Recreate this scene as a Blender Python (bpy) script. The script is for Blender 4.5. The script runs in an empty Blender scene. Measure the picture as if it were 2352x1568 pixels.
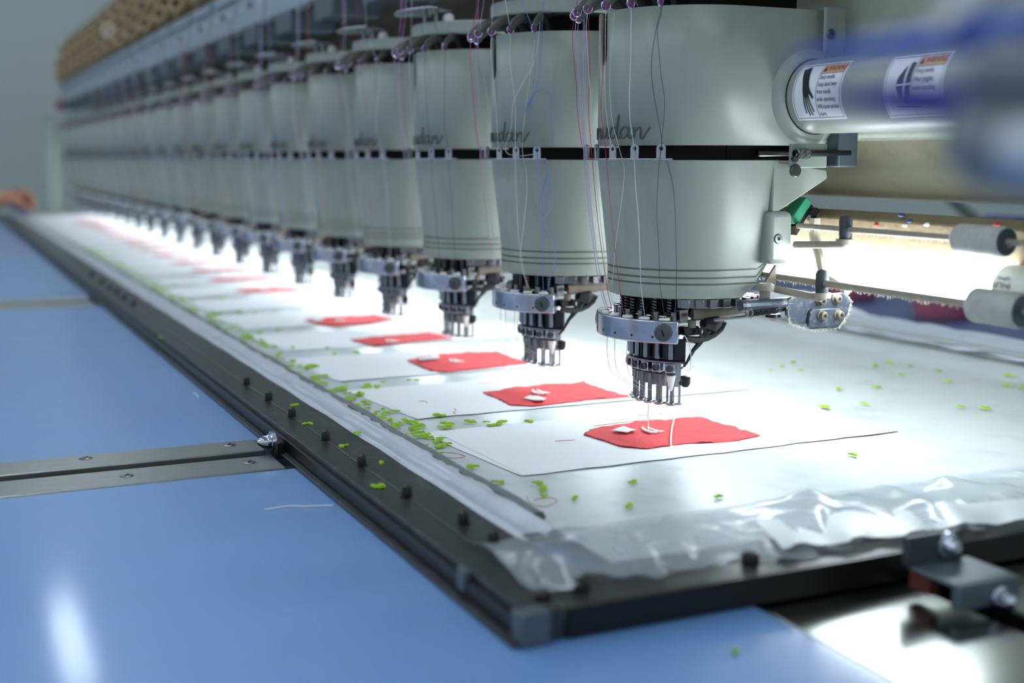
import bpy, bmesh, math, random
from mathutils import Vector, Matrix
sin, cos, pi, rad = math.sin, math.cos, math.pi, math.radians
S = bpy.context.scene
COL = S.collection

# ------------------------------------------------------------------ camera
# calibrated: X runs along the machine, Y across it, Z up; the table top is z = 0
F = 2900.0
CR = Vector((-0.41867695, 0.90813524, 0.0))          # camera right
CD = Vector((-0.13046854, -0.06014982, -0.98962617))  # camera down
CF = Vector((0.8987144, 0.41433367, -0.14366642))     # camera forward
CP = Vector((-1.00976805, -0.61968143, 0.2767102))
cam_d = bpy.data.cameras.new('camera')
cam = bpy.data.objects.new('camera', cam_d)
COL.objects.link(cam)
FL = lambda v: Vector((v.x, -v.y, v.z))               # the vectors above are in the mirrored design space used below
cr_, cd_, cf_, cp_ = FL(CR), FL(CD), FL(CF), FL(CP)
cam.matrix_world = Matrix(((cr_.x, -cd_.x, -cf_.x, cp_.x), (cr_.y, -cd_.y, -cf_.y, cp_.y),
                           (cr_.z, -cd_.z, -cf_.z, cp_.z), (0, 0, 0, 1)))
cam_d.sensor_width = 36.0
cam_d.lens = F / 2352 * 36.0
cam_d.clip_start = 0.02
cam_d.dof.use_dof = True
cam_d.dof.focus_distance = 1.19
cam_d.dof.aperture_fstop = 3.5
S.camera = cam

# ------------------------------------------------------------------ world, exposure
W = bpy.data.worlds.new('room_air')
S.world = W
W.use_nodes = True
W.node_tree.nodes['Background'].inputs[0].default_value = (0.80, 0.92, 1.0, 1)
W.node_tree.nodes['Background'].inputs[1].default_value = 0.76
S.view_settings.view_transform = 'Standard'
S.view_settings.look = 'None'
S.view_settings.gamma = 1.0
S.view_settings.exposure = 0.0
S.view_settings.use_curve_mapping = False
TUBE_LIGHT = 21.0      # the fluorescent tubes under the heads
CEIL_LIGHT = 17.0       # the ceiling tubes of the workshop

def ray(px, py):
    return CR * ((px - 1176) / F) + CD * ((py - 784) / F) + CF
def onZ(px, py, z):
    d = ray(px, py); return CP + d * ((z - CP.z) / d.z)
def onX(px, py, x):
    d = ray(px, py); return CP + d * ((x - CP.x) / d.x)
def onY(px, py, y):
    d = ray(px, py); return CP + d * ((y - CP.y) / d.y)
def atD(px, py, dist):
    return CP + ray(px, py) * dist

# ------------------------------------------------------------------ materials
def lin(c):
    return tuple(((v / 255) / 12.92 if v / 255 <= 0.04045 else ((v / 255 + 0.055) / 1.055) ** 2.4) for v in c)
def mat(name, rgb, rough=0.5, metal=0.0, var=0.0, vscale=20.0, bump=0.0, bscale=60.0, stretch=(1, 1, 1),
        dirt=None, dirt_amt=0.0, dirt_scale=8.0, emit=0.0, trans=0.0, spec=0.5, rvar=0.0, coord='Object'):
    m = bpy.data.materials.new(name); m.use_nodes = True
    nt = m.node_tree; N = nt.nodes; L = nt.links
    b = N['Principled BSDF']
    c = lin(rgb)
    b.inputs['Base Color'].default_value = (*c, 1)
    b.inputs['Roughness'].default_value = rough
    b.inputs['Metallic'].default_value = metal
    b.inputs['Specular IOR Level'].default_value = spec
    if emit:
        b.inputs['Emission Color'].default_value = (*c, 1)
        b.inputs['Emission Strength'].default_value = emit
    need = var or bump or dirt or rvar
    if need:
        tc = N.new('ShaderNodeTexCoord'); mp = N.new('ShaderNodeMapping')
        mp.inputs['Scale'].default_value = stretch
        L.new(tc.outputs[coord], mp.inputs['Vector'])
    col = None
    if var:
        n = N.new('ShaderNodeTexNoise'); n.inputs['Scale'].default_value = vscale; n.inputs['Detail'].default_value = 4
        L.new(mp.outputs[0], n.inputs['Vector'])
        r = N.new('ShaderNodeMix'); r.data_type = 'RGBA'
        r.inputs['A'].default_value = (*[v * (1 - var) for v in c], 1)
        r.inputs['B'].default_value = (*[min(1, v * (1 + var)) for v in c], 1)
        L.new(n.outputs['Fac'], r.inputs['Factor']); col = r.outputs['Result']
    if dirt:
        n = N.new('ShaderNodeTexNoise'); n.inputs['Scale'].default_value = dirt_scale; n.inputs['Detail'].default_value = 6
        n.inputs['Roughness'].default_value = 0.65
        L.new(mp.outputs[0], n.inputs['Vector'])
        cr = N.new('ShaderNodeValToRGB'); cr.color_ramp.elements[0].position = 0.52; cr.color_ramp.elements[1].position = 0.72
        L.new(n.outputs['Fac'], cr.inputs[0])
        mu = N.new('ShaderNodeMath'); mu.operation = 'MULTIPLY'; mu.inputs[1].default_value = dirt_amt
        L.new(cr.outputs[0], mu.inputs[0])
        r = N.new('ShaderNodeMix'); r.data_type = 'RGBA'
        if col: L.new(col, r.inputs['A'])
        else: r.inputs['A'].default_value = (*c, 1)
        r.inputs['B'].default_value = (*lin(dirt), 1)
        L.new(mu.outputs[0], r.inputs['Factor']); col = r.outputs['Result']
    if col: L.new(col, b.inputs['Base Color'])
    if rvar:
        n = N.new('ShaderNodeTexNoise'); n.inputs['Scale'].default_value = vscale; n.inputs['Detail'].default_value = 5
        L.new(mp.outputs[0], n.inputs['Vector'])
        mr = N.new('ShaderNodeMapRange'); mr.inputs['To Min'].default_value = max(0.02, rough - rvar); mr.inputs['To Max'].default_value = rough + rvar
        L.new(n.outputs['Fac'], mr.inputs['Value']); L.new(mr.outputs[0], b.inputs['Roughness'])
    if bump:
        n = N.new('ShaderNodeTexNoise'); n.inputs['Scale'].default_value = bscale; n.inputs['Detail'].default_value = 3
        L.new(mp.outputs[0], n.inputs['Vector'])
        bp = N.new('ShaderNodeBump'); bp.inputs['Strength'].default_value = bump; bp.inputs['Distance'].default_value = 0.002
        L.new(n.outputs['Fac'], bp.inputs['Height']); L.new(bp.outputs[0], b.inputs['Normal'])
    if trans:
        t = N.new('ShaderNodeBsdfTransparent'); t.inputs[0].default_value = (0.93, 0.95, 0.97, 1)
        mx = N.new('ShaderNodeMixShader'); mx.inputs[0].default_value = trans
        L.new(b.outputs[0], mx.inputs[1]); L.new(t.outputs[0], mx.inputs[2])
        L.new(mx.outputs[0], N['Material Output'].inputs['Surface'])
    return m
M = {}
M['paint'] = mat('grey_green_paint', (148, 155, 147), 0.36, var=0.06, vscale=14, stretch=(1, 1, .3), dirt=(112, 104, 84), dirt_amt=.35, dirt_scale=16)
M['beam_paint'] = mat('beam_paint', (194, 188, 158), 0.42, var=0.05, vscale=6, dirt=(120, 98, 66), dirt_amt=.45, dirt_scale=22)
M['panel_paint'] = mat('panel_paint', (170, 177, 162), 0.42, var=0.05, vscale=6, dirt=(120, 112, 88), dirt_amt=.3, dirt_scale=22)
M['groove'] = mat('groove_dark', (92, 92, 84), 0.7)  # darker tone for the lines in the cover grooves
M['chrome'] = mat('chrome', (196, 200, 214), 0.16, 1.0, var=.25, vscale=60, rvar=.08)
M['ring_chrome'] = mat('ring_chrome', (176, 178, 190), 0.2, 1.0, var=.6, vscale=38, rvar=.1)
M['steel'] = mat('steel', (128, 130, 132), 0.3, 1.0, var=.2, vscale=50)
M['dark_steel'] = mat('dark_steel', (62, 64, 68), 0.36, 1.0, var=.35, vscale=70)
M['foot_steel'] = mat('foot_steel', (146, 148, 156), .26, 1.0, var=.3, vscale=60)
M['black'] = mat('black_metal', (20, 20, 22), 0.35, 0.2)
M['void'] = mat('dark_interior', (9, 9, 9), 0.8)  # near-black, puts the shade of gaps and hollows into the colour
M['grey_plate'] = mat('grey_plate', (80, 88, 100), 0.42, .5, var=.12, vscale=300, dirt=(196, 196, 190), dirt_amt=.35, dirt_scale=150)
M['brass'] = mat('dusty_brass', (116, 108, 94), 0.55, .4, var=.35, vscale=120)
M['dust_rod'] = mat('dusty_rod', (150, 143, 128), 0.6, .2, var=.25, vscale=90)
M['white_ceramic'] = mat('white_ceramic', (232, 232, 228), .3)
M['purple'] = mat('purple_ceramic', (120, 52, 116), .25)
M['screw'] = mat('screw_steel', (92, 94, 96), .35, .9)
M['engrave'] = mat('engraved_letter', (74, 78, 76), .7)
M['label_white'] = mat('label_white', (226, 228, 236), .4)
M['label_orange'] = mat('label_orange', (226, 160, 70), .45)
M['label_black'] = mat('label_black', (30, 30, 36), .5)
M['blue_table'] = mat('blue_laminate', (108, 152, 208), .42, var=.10, vscale=5, bump=.16, bscale=7, stretch=(3.5, .8, 1), rvar=.09, spec=.6)
_b = M['blue_table'].node_tree.nodes['Principled BSDF']; _b.inputs['Coat Weight'].default_value = .55; _b.inputs['Coat Roughness'].default_value = .11
M['strip'] = mat('brushed_strip', (160, 163, 160), .36, 1.0, var=.2, vscale=30, bump=.05, bscale=40, stretch=(8, .6, 1))
M['bed_steel'] = mat('bed_steel', (150, 155, 152), .22, 1.0, var=.08, vscale=12, bump=.12, bscale=3.5)
M['rail'] = mat('black_anodised', (52, 55, 56), .3, .35, var=.2, vscale=30, dirt=(110, 112, 112), dirt_amt=.35, dirt_scale=60)
M['rail_side'] = mat('black_side', (18, 18, 20), .3, .3)
M['fabric'] = mat('white_film_fabric', (193, 200, 200), .36, var=.07, vscale=16, bump=.35, bscale=26, dirt=(156, 165, 166), dirt_amt=.6, dirt_scale=14)
M['film'] = mat('crumpled_film', (204, 210, 214), .16, var=.06, vscale=10, trans=.62, spec=.9)
M['tape'] = mat('film_tape', (188, 194, 204), .3, var=.07, vscale=30, dirt=(140, 146, 152), dirt_amt=.5, dirt_scale=18, spec=.7)
M['sheet'] = mat('backing_sheet', (224, 226, 228), .8, var=.02, vscale=30, bump=.05, bscale=300)
M['red'] = mat('red_cloth', (216, 70, 74), .85, var=.14, vscale=260, bump=.4, bscale=700)
M['white_thread'] = mat('white_embroidery', (238, 236, 236), .6)
M['green'] = mat('green_lint', (172, 218, 48), .9, var=.2, vscale=200, bump=.6, bscale=500)
M['backrail'] = mat('back_rail_metal', (150, 158, 158), .4, .3, var=.1, vscale=20)
M['wall'] = mat('wall_paint', (162, 172, 170), .9, var=.02, vscale=2)
M['ceiling'] = mat('ceiling_paint', (186, 190, 188), .95)
M['floor'] = mat('floor_paint', (96, 100, 104), .7, var=.08, vscale=3)
M['housing'] = mat('dusty_housing', (122, 106, 80), .8, var=.2, vscale=35, dirt=(88, 70, 46), dirt_amt=.6, dirt_scale=28, bump=.5, bscale=160)
M['lint'] = mat('white_lint', (226, 220, 206), .95)
M['glass_lamp'] = mat('lit_tube', (236, 247, 255), .3, emit=TUBE_LIGHT)
M['tube_end'] = mat('tube_end', (214, 216, 208), .35)
M['cap_metal'] = mat('tube_cap', (150, 152, 156), .3, 1.0)
M['green_plastic'] = mat('green_block', (34, 128, 92), .5)
M['roller'] = mat('grey_roller', (178, 178, 172), .7, var=.2, vscale=80, dirt=(120, 116, 104), dirt_amt=.6, dirt_scale=60)
M['ceil_tube'] = mat('ceiling_tube', (232, 244, 255), .4, emit=CEIL_LIGHT)
M['cone'] = mat('tan_cone', (160, 136, 102), .85, var=.15, vscale=40)
M['cone_pale'] = mat('pale_cone', (206, 196, 176), .85)
M['panel'] = mat('tension_panel', (128, 142, 150), .5, var=.05, vscale=10)
M['clamp_dark'] = mat('clamp_dark', (60, 66, 70), .5, .3)
M['shelf_wood'] = mat('shelf_wood', (140, 118, 88), .8)
M['skirt'] = mat('dark_guide', (84, 96, 104), .45, .3)
M['brown'] = mat('interior_brown', (62, 54, 40), .7, var=.2, vscale=8)
M['greenrail'] = mat('green_rail', (52, 70, 62), .6)
M['skin'] = mat('skin', (196, 138, 106), .5, var=.06, vscale=20)
M['snip_blue'] = mat('tool_blue', (28, 72, 176), .4)
M['snip_navy'] = mat('tool_navy', (12, 20, 120), .4)
M['blue_plastic'] = mat('blue_plastic', (36, 52, 170), .35)
M['fit_grey'] = mat('fitting_grey', (112, 117, 124), .35, .4, var=.1, vscale=20)
M['fit_light'] = mat('fitting_light', (186, 190, 194), .35, .3)
M['blue_cloth'] = mat('blue_cover', (50, 66, 108), .6, var=.25, vscale=5)
M['pink'] = mat('pink_bundle', (150, 84, 108), .7)
M['post'] = mat('post_paint', (140, 152, 144), .5)
M['lever'] = mat('lever_grey', (104, 106, 100), .45, .35, var=.2, vscale=60)
M['tab'] = mat('tab_steel', (146, 149, 162), .24, 1.0, var=.25, vscale=80)

# ------------------------------------------------------------------ mesh builder
class MB:
    def __init__(s): s.v = []; s.f = []
    def add(s, vs, fs):
        o = len(s.v); s.v += [tuple(p) for p in vs]; s.f += [tuple(i + o for i in f) for f in fs]; return s
    def box(s, a, b, R=None, c=None):
        x0, y0, z0 = a; x1, y1, z1 = b
        vs = [Vector(p) for p in ((x0,y0,z0),(x1,y0,z0),(x1,y1,z0),(x0,y1,z0),(x0,y0,z1),(x1,y0,z1),(x1,y1,z1),(x0,y1,z1))]
        if R is not None: vs = [R @ p + (Vector(c) if c else Vector()) for p in vs]
        return s.add(vs, [(0,3,2,1),(4,5,6,7),(0,1,5,4),(1,2,6,5),(2,3,7,6),(3,0,4,7)])
    def cyl(s, p0, p1, r0, r1=None, n=16, caps=True):
        p0 = Vector(p0); p1 = Vector(p1); r1 = r0 if r1 is None else r1
        d = (p1 - p0).normalized(); u = d.orthogonal().normalized(); w = d.cross(u)
        vs = []
        for p, r in ((p0, r0), (p1, r1)):
            for i in range(n):
                a = 2 * pi * i / n; vs.append(p + (u * cos(a) + w * sin(a)) * r)
        fs = [(i, (i + 1) % n, n + (i + 1) % n, n + i) for i in range(n)]
        if caps: fs += [tuple(range(n - 1, -1, -1)), tuple(range(n, 2 * n))]
        return s.add(vs, fs)
    def lathe(s, p0, d, prof, n=20):           # prof: (distance along d, radius)
        p0 = Vector(p0); d = Vector(d).normalized(); u = d.orthogonal().normalized(); w = d.cross(u)
        vs = []
        for t, r in prof:
            for i in range(n):
                a = 2 * pi * i / n; vs.append(p0 + d * t + (u * cos(a) + w * sin(a)) * max(r, 1e-5))
        fs = []
        for k in range(len(prof) - 1):
            for i in range(n):
                j = (i + 1) % n; fs.append((k*n+i, k*n+j, (k+1)*n+j, (k+1)*n+i))
        fs += [tuple(range(n - 1, -1, -1)), tuple(range((len(prof)-1)*n, len(prof)*n))]
        return s.add(vs, fs)
    def tube(s, pts, r, n=6, flat=None):       # r number or list; flat=(axis vector, factor)
        pts = [Vector(p) for p in pts]; m = len(pts)
        rs = r if isinstance(r, (list, tuple)) else [r] * m
        t0 = (pts[1] - pts[0]).normalized(); u = t0.orthogonal().normalized()
        vs = []
        for k, p in enumerate(pts):
            t = (pts[min(k+1, m-1)] - pts[max(k-1, 0)]).normalized()
            u = (u - t * u.dot(t));
            u = u.normalized() if u.length > 1e-6 else t.orthogonal().normalized()
            w = t.cross(u)
            for i in range(n):
                a = 2*pi*i/n; o = (u*cos(a) + w*sin(a)) * rs[k]
                if flat: ax = Vector(flat[0]).normalized(); o = o - ax * o.dot(ax) * (1 - flat[1])
                vs.append(p + o)
        fs = [(k*n+i, k*n+(i+1)%n, (k+1)*n+(i+1)%n, (k+1)*n+i) for k in range(m-1) for i in range(n)]
        fs += [tuple(range(n-1, -1, -1)), tuple(range((m-1)*n, m*n))]
        return s.add(vs, fs)
    def prism(s, poly, d):                     # poly: 3D points, d: offset vector
        d = Vector(d); n = len(poly); poly = [Vector(p) for p in poly]
        return s.add(poly + [p + d for p in poly],
                     [tuple(range(n-1, -1, -1)), tuple(range(n, 2*n))] + [(i, (i+1)%n, n+(i+1)%n, n+i) for i in range(n)])
    def sector(s, r0, r1, a0, a1, z0, z1, n=24):  # angles in degrees from -Y toward -X
        vs = []
        for i in range(n + 1):
            a = rad(a0 + (a1 - a0) * i / n)
            for r, z in ((r0, z0), (r1, z0), (r1, z1), (r0, z1)):
                vs.append((-r*sin(a), -r*cos(a), z))
        fs = [(4*i+k, 4*i+(k+1)%4, 4*i+4+(k+1)%4, 4*i+4+k) for i in range(n) for k in range(4)]
        fs += [(3, 2, 1, 0), (4*n, 4*n+1, 4*n+2, 4*n+3)]
        return s.add(vs, fs)
    def holed(s, outer, inner, d):             # ring between two outlines of equal count, extruded by d
        n = len(outer); d = Vector(d)
        o = [Vector(p) for p in outer]; i_ = [Vector(p) for p in inner]
        vs = o + i_ + [p + d for p in o] + [p + d for p in i_]
        fs = []
        for k in range(n):
            j = (k + 1) % n
            fs += [(k, j, n+j, n+k), (2*n+j, 2*n+k, 3*n+k, 3*n+j), (k, 2*n+k, 2*n+j, j), (n+k, n+j, 3*n+j, 3*n+k)]
        return s.add(vs, fs)
    def torus(s, c, axis, R, r, n=16, m=6):
        ax = Vector(axis).normalized(); u = ax.orthogonal().normalized(); w = ax.cross(u); c = Vector(c)
        vs = []
        for i in range(n):
            a = 2*pi*i/n; d = u*cos(a) + w*sin(a)
            for k in range(m):
                b = 2*pi*k/m; vs.append(c + d*(R + r*cos(b)) + ax*r*sin(b))
        fs = [(i*m+k, ((i+1)%n)*m+k, ((i+1)%n)*m+(k+1)%m, i*m+(k+1)%m) for i in range(n) for k in range(m)]
        return s.add(vs, fs)
    def grid(s, fn, nu, nv):
        vs = [fn(i / nu, j / nv) for i in range(nu + 1) for j in range(nv + 1)]
        fs = [(i*(nv+1)+j, (i+1)*(nv+1)+j, (i+1)*(nv+1)+j+1, i*(nv+1)+j+1) for i in range(nu) for j in range(nv)]
        return s.add(vs, fs)
    def mesh(s, name, m, smooth=35):
        me = bpy.data.meshes.new(name); me.from_pydata(s.v, [], s.f)
        bm = bmesh.new(); bm.from_mesh(me); bmesh.ops.recalc_face_normals(bm, faces=bm.faces); bm.to_mesh(me); bm.free()
        me.materials.append(M[m] if isinstance(m, str) else m)
        if smooth:
            me.polygons.foreach_set('use_smooth', [True] * len(me.polygons))
            me.set_sharp_from_angle(angle=rad(smooth))
        return me
    def build(s, name, m, parent=None, smooth=35, bevel=0, solid=0, loc=None):
        o = bpy.data.objects.new(name, s.mesh(name, m, smooth)); COL.objects.link(o)
        if loc is not None: o.location = loc
        if parent is not None: o.parent = parent
        if solid:
            md = o.modifiers.new('thickness', 'SOLIDIFY'); md.thickness = solid; md.offset = -1
        if bevel:
            md = o.modifiers.new('bevel', 'BEVEL'); md.width = bevel; md.segments = 2; md.limit_method = 'ANGLE'; md.angle_limit = rad(40)
        return o
def tag(o, label, cat, group=None, kind=None):
    o['label'] = label
    o['category'] = cat
    if group: o['group'] = group
    if kind: o['kind'] = kind
    return o
def struct(o, label=None, cat=None):
    o['kind'] = 'structure'
    if label: o['label'] = label
    if cat: o['category'] = cat
    return o
def empty(name, loc=(0, 0, 0)):
    o = bpy.data.objects.new(name, None); COL.objects.link(o); o.location = loc; o.empty_display_size = .02
    return o
def copy_tree(o, parent=None, keep=None):
    c = o.copy(); COL.objects.link(c); c.parent = parent
    for ch in list(o.children):
        if keep is None or ch.name.split('.')[0] in keep: copy_tree(ch, c)
    return c
def rng(seed): return random.Random(seed)
ORD = ['nearest', 'second', 'third', 'fourth', 'fifth', 'sixth', 'seventh', 'eighth', 'ninth', 'tenth', 'eleventh', 'twelfth',
       'thirteenth', 'fourteenth', 'fifteenth', 'sixteenth', 'seventeenth', 'eighteenth', 'nineteenth', 'twentieth', 'farthest']
def nth(k): return 'nearest' if k == 0 else ('farthest' if k == 20 else ORD[k] + ' nearest')

# ------------------------------------------------------------------ the room
def plane(name, pts, m):
    b = MB(); b.add(pts, [tuple(range(len(pts)))]); return struct(b.build(name, m, smooth=0))
plane('wall_far', [(8, -6, -.85), (8, 5, -.85), (8, 5, 2.7), (8, -6, 2.7)], 'wall')
plane('wall_back', [(-4, 5, -.85), (8, 5, -.85), (8, 5, 2.7), (-4, 5, 2.7)], 'wall')
plane('ceiling', [(-4, -6, 2.7), (8, -6, 2.7), (8, 5, 2.7), (-4, 5, 2.7)], 'ceiling')
plane('floor', [(-4, -6, -.85), (8, -6, -.85), (8, 5, -.85), (-4, 5, -.85)], 'floor')
# ceiling fluorescents: housing and lit tubes
k = 0
for y in (-3.6, -1.9, 0.0, 1.9, 3.8):
    for x in (-1.6, .4, 2.4, 4.4, 6.5):
        e = empty('ceiling_light', (x, y, 2.55))
        MB().prism([(-.75, -.09, .03), (-.75, .09, .03), (-.75, .05, .09), (-.75, -.05, .09)], (1.5, 0, 0)).build('housing', 'ceiling', e)
        for dy in (-.045, .045):
            MB().cyl((-.72, dy, .0), (.72, dy, .0), .019, n=10).build('lit_tube', 'ceil_tube', e)
        for dx in (-.73, .73): MB().box((dx - .012, -.075, -.02), (dx + .012, .075, .04)).build('lamp_holder', 'ceiling', e)
        for dx in (-.5, .5): MB().cyl((dx, 0, .08), (dx, 0, .15), .012, n=8).build('hanger', 'ceiling', e)
        tag(e, 'twin tube fluorescent light hung under the workshop ceiling', 'ceiling light', 'ceiling lights of the workshop')
# ------------------------------------------------------------------ table
def slab(name, a, b, m, label, cat, bevel=.0015):
    return tag(MB().box(a, b).build(name, m, bevel=bevel), label, cat)
T = -.030
slab('table_panel', (-1.7, -1.6, T), (.0815, -.165, 0), 'blue_table', 'blue laminate table panel in the foreground beside the black frame corner', 'table panel')
slab('table_panel', (.2105, -1.6, T), (1.4795, -.165, 0), 'blue_table', 'blue table panel beyond the pair of brushed metal strips', 'table panel')
slab('table_panel', (1.6505, -1.6, T), (5.4, -.165, 0), 'blue_table', 'blurred farthest blue table panel beyond the pale metal strip', 'table panel')
def edge_strip(x0, x1, label, screws):
    e = empty('edge_strip', ((x0 + x1) / 2, -.95, 0)); w = (x1 - x0) / 2
    MB().box((-w, -.65, T), (w, .61, .0012)).build('strip', 'strip', e, bevel=.0012)
    for (sx, sy) in screws:
        p = Vector((sx * w, sy + .95, .0012))
        s = MB().lathe(p, (0, 0, 1), [(-.001, .0062), (.0003, .0062), (.0009, .004), (.001, 0)], 16).build('screw', 'steel', e)
        MB().box((-.004, -.0005, -.0002), (.004, .0005, .0003), Matrix.Rotation(.5, 3, 'Z'), p + Vector((0, 0, .001))).build('slot', 'void', s)
    tag(e, label, 'metal strip')
edge_strip(.159, .210, 'brushed metal edge strip on the far side of the table slot', [(.35, -.367), (.35, -.50), (.3, -.72)])
edge_strip(.082, .137, 'brushed metal edge strip on the near side of the table slot', [(.2, -.366), (.0, -.475), (.2, -.70)])
edge_strip(1.482, 1.55, 'blurred pale metal strip across the table, near one of the far pair', [(.2, -.42)])
edge_strip(1.572, 1.65, 'blurred pale metal strip across the table, farther one of the far pair', [(.2, -.42)])
tag(MB().box((.12, -1.6, -.06), (.175, -.25, -.032)).build('slot_channel', 'void'), 'dark channel underneath the slot between the near metal strips', 'channel')
tag(MB().box((1.53, -1.6, -.06), (1.6, -.25, -.032)).build('slot_channel', 'void'), 'dark channel underneath the slot between the far metal strips', 'channel')
slab('bed_plate', (-1.4, -.163, T), (5.4, -.046, -.001), 'bed_steel', 'polished steel bed plate between blue table and dark slot', 'bed plate')
slab('bed_plate', (-1.4, -.021, T), (5.4, .76, -.001), 'bed_steel', 'polished steel bed plate behind the dark slot, lower right', 'bed plate')
tag(MB().box((-1.4, -.055, -.06), (5.4, -.012, -.034)).build('slot_channel', 'void'), 'dark slot channel running between the two steel bed plates', 'channel')

# ------------------------------------------------------------------ hoop frame
FX0, FX1 = -.388, 5.32
fr = empty('border_frame', (FX0, -.325, 0))
o_ = Vector((FX0, -.325, 0))
def fpart(b, name, m, **k):
    o = b.build(name, m, fr, **k); o.location = -o_; return o
fpart(MB().box((FX0, -.3265, .0012), (FX1, -.3225, .0145)), 'outer_lip', 'rail_side', bevel=.0006)
fpart(MB().box((FX0, -.333, .0004), (FX1, -.3265, .0035)), 'base_flange', 'rail', bevel=.0006)
fpart(MB().box((FX0 + .002, -.3225, .0012), (FX1, -.2992, .0195)), 'rail_plate', 'rail', bevel=.0008)
fpart(MB().box((FX0 + .002, -.2986, .0012), (FX1, -.262, .0198)), 'rail_plate', 'rail', bevel=.0008)
fpart(MB().box((FX0 + .003, -.29925, .012), (FX1, -.29855, .01985)), 'seam', 'strip')
fpart(MB().box((FX0, -.297, .0010), (FX0 + .004, .76, .0195)), 'front_face', 'rail_side', bevel=.0006)
fpart(MB().box((FX0 + .004, -.2615, .0012), (FX0 + .030, .76, .0195)), 'rail_plate', 'rail', bevel=.0008)
fpart(MB().box((FX0 + .0305, -.2615, .0012), (FX0 + .062, .76, .0198)), 'rail_plate', 'rail', bevel=.0008)
fpart(MB().box((FX0, .66, .0012), (FX1, .70, .0205)), 'back_rail_plate', 'backrail', bevel=.001)
fpart(MB().box((FX0, .704, .0012), (FX1, .76, .0185)), 'back_rail_plate', 'backrail', bevel=.001)
cb = fpart(MB().box((FX0 - .002, -.3285, .0005), (FX0 + .012, -.3085, .0205)), 'corner_block', 'skirt', bevel=.0015)
cb['label'] = 'grey corner block'
fpart(MB().lathe((FX0 + .022, -.303, .0195), (0, 0, 1), [(0, .0055), (.003, .0055), (.004, .004)], 12), 'bolt', 'black')
fpart(MB().box((-.305, -.328, .006), (-.292, -.3225, .0205)), 'corner_tab', 'skirt', bevel=.001)
bolt = MB().lathe((0, 0, 0), (0, 0, 1), [(0, .0052), (.0006, .0052), (.0008, .0040), (.006, .0042), (.0085, .0034), (.0095, .0012)], 12).mesh('bolt', 'black')
BP = [(552, 884), (608, 919), (670, 956), (748, 1010), (835, 1068), (940, 1140), (1045, 1205), (1112, 1252),
      (181, 635), (201, 652), (217, 664), (236, 675), (255, 688), (277, 702)]
for (px, py) in BP:
    p = onZ(px, py, .0195); b = bpy.data.objects.new('bolt', bolt); COL.objects.link(b); b.parent = fr
    b.location = Vector((p.x, -.2985 + (.012 if px > 1000 else 0), .0195)) - o_
    b.rotation_euler.z = px
for (px, py) in [(1330, 1352), (1720, 1290)]:
    p = onZ(px, py, .0195); b = bpy.data.objects.new('bolt', bolt); COL.objects.link(b); b.parent = fr
    b.location = Vector((FX0 + .025, p.y, .0195)) - o_; b.scale = (1.4, 1.4, .8)
tag(fr, 'long black metal border frame lying on the table around the white film', 'frame')

# side clamp where the slot meets the frame
e = empty('frame_clamp', (.15, -.333, 0))
MB().box((-.022, -.004, -.002), (.004, .004, .014)).build('clamp_plate', 'black', e, bevel=.001)
MB().lathe((-.006, -.004, .0125), (0, -1, 0), [(-.002, .0095), (.0015, .0095), (.002, .0070), (.004, .0070), (.005, .0058), (.009, .0055), (.013, .003), (.0145, .001)], 14).build('bolt', 'chrome', e)
MB().torus((-.006, -.0025, .0125), (0, 1, 0), .0082, .0012, 18, 6).build('washer', 'steel', e)
tag(e, 'small clamp with domed chrome bolt where the table slot meets frame', 'clamp')
# front clamp
e = empty('frame_clamp', (-.40, -.043, 0))
MB().box((-.055, -.024, .0175), (-.012, .026, .0205)).build('clamp_plate', 'skirt', e, bevel=.0015)
MB().box((-.057, -.024, .004), (-.050, .026, .0205)).build('front_flange', 'skirt', e, bevel=.0015)
MB().box((-.014, -.026, .0200), (-.008, .020, .0390)).build('upright_plate', 'clamp_dark', e, bevel=.0012)
MB().lathe((-.014, .006, .031), (-1, 0, 0), [(0, .0085), (.002, .0085), (.0025, .006), (.007, .0055), (.010, .003)], 14).build('bolt', 'chrome', e)
MB().box((-.030, -.022, .006), (-.012, -.014, .0175)).build('red_pad', mat('dark_red_pad', (84, 34, 22), .6), e)
MB().lathe((-.056, .008, .009), (-1, 0, 0), [(0, .0075), (.003, .0075), (.0035, .0055), (.012, .005), (.014, .002)], 14).build('bolt', 'chrome', e)
tag(e, 'blurred dark bracket clamp bolted on the front rail of the frame', 'clamp')

# ------------------------------------------------------------------ film and fabric stretched in the frame
def smooth_path(pts, sub=6):
    pts = [Vector(p) for p in pts]; out = []
    for i in range(len(pts) - 1):
        p0 = pts[max(i-1, 0)]; p1 = pts[i]; p2 = pts[i+1]; p3 = pts[min(i+2, len(pts)-1)]
        for s in range(sub):
            t = s / sub
            out.append(.5*((2*p1) + (p2-p0)*t + (2*p0-5*p1+4*p2-p3)*t*t + (3*p1-p0-3*p2+p3)*t**3))
    out.append(pts[-1]); return out
def noise2(x, y, s=0):
    return (sin(x*3.1 + s) * cos(y*2.7 - s*1.3) + .5*sin(x*7.3 - y*4.1 + s*2) + .3*cos(x*13.7 + y*9.2 + s*.7)) / 1.8
b = MB()
def fab(u, v):
    x = -.335 + 5.63 * u ** 1.6; y = -.224 + .885 * v
    return (x, y, .0131 + .00025 * noise2(x * 9, y * 11) + .0001 * noise2(x * 37, y * 21, 2))
b.grid(fab, 260, 60)
tag(b.build('stretched_film', 'fabric', smooth=80), 'wide white film and fabric layer stretched inside the black frame', 'fabric')
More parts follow.
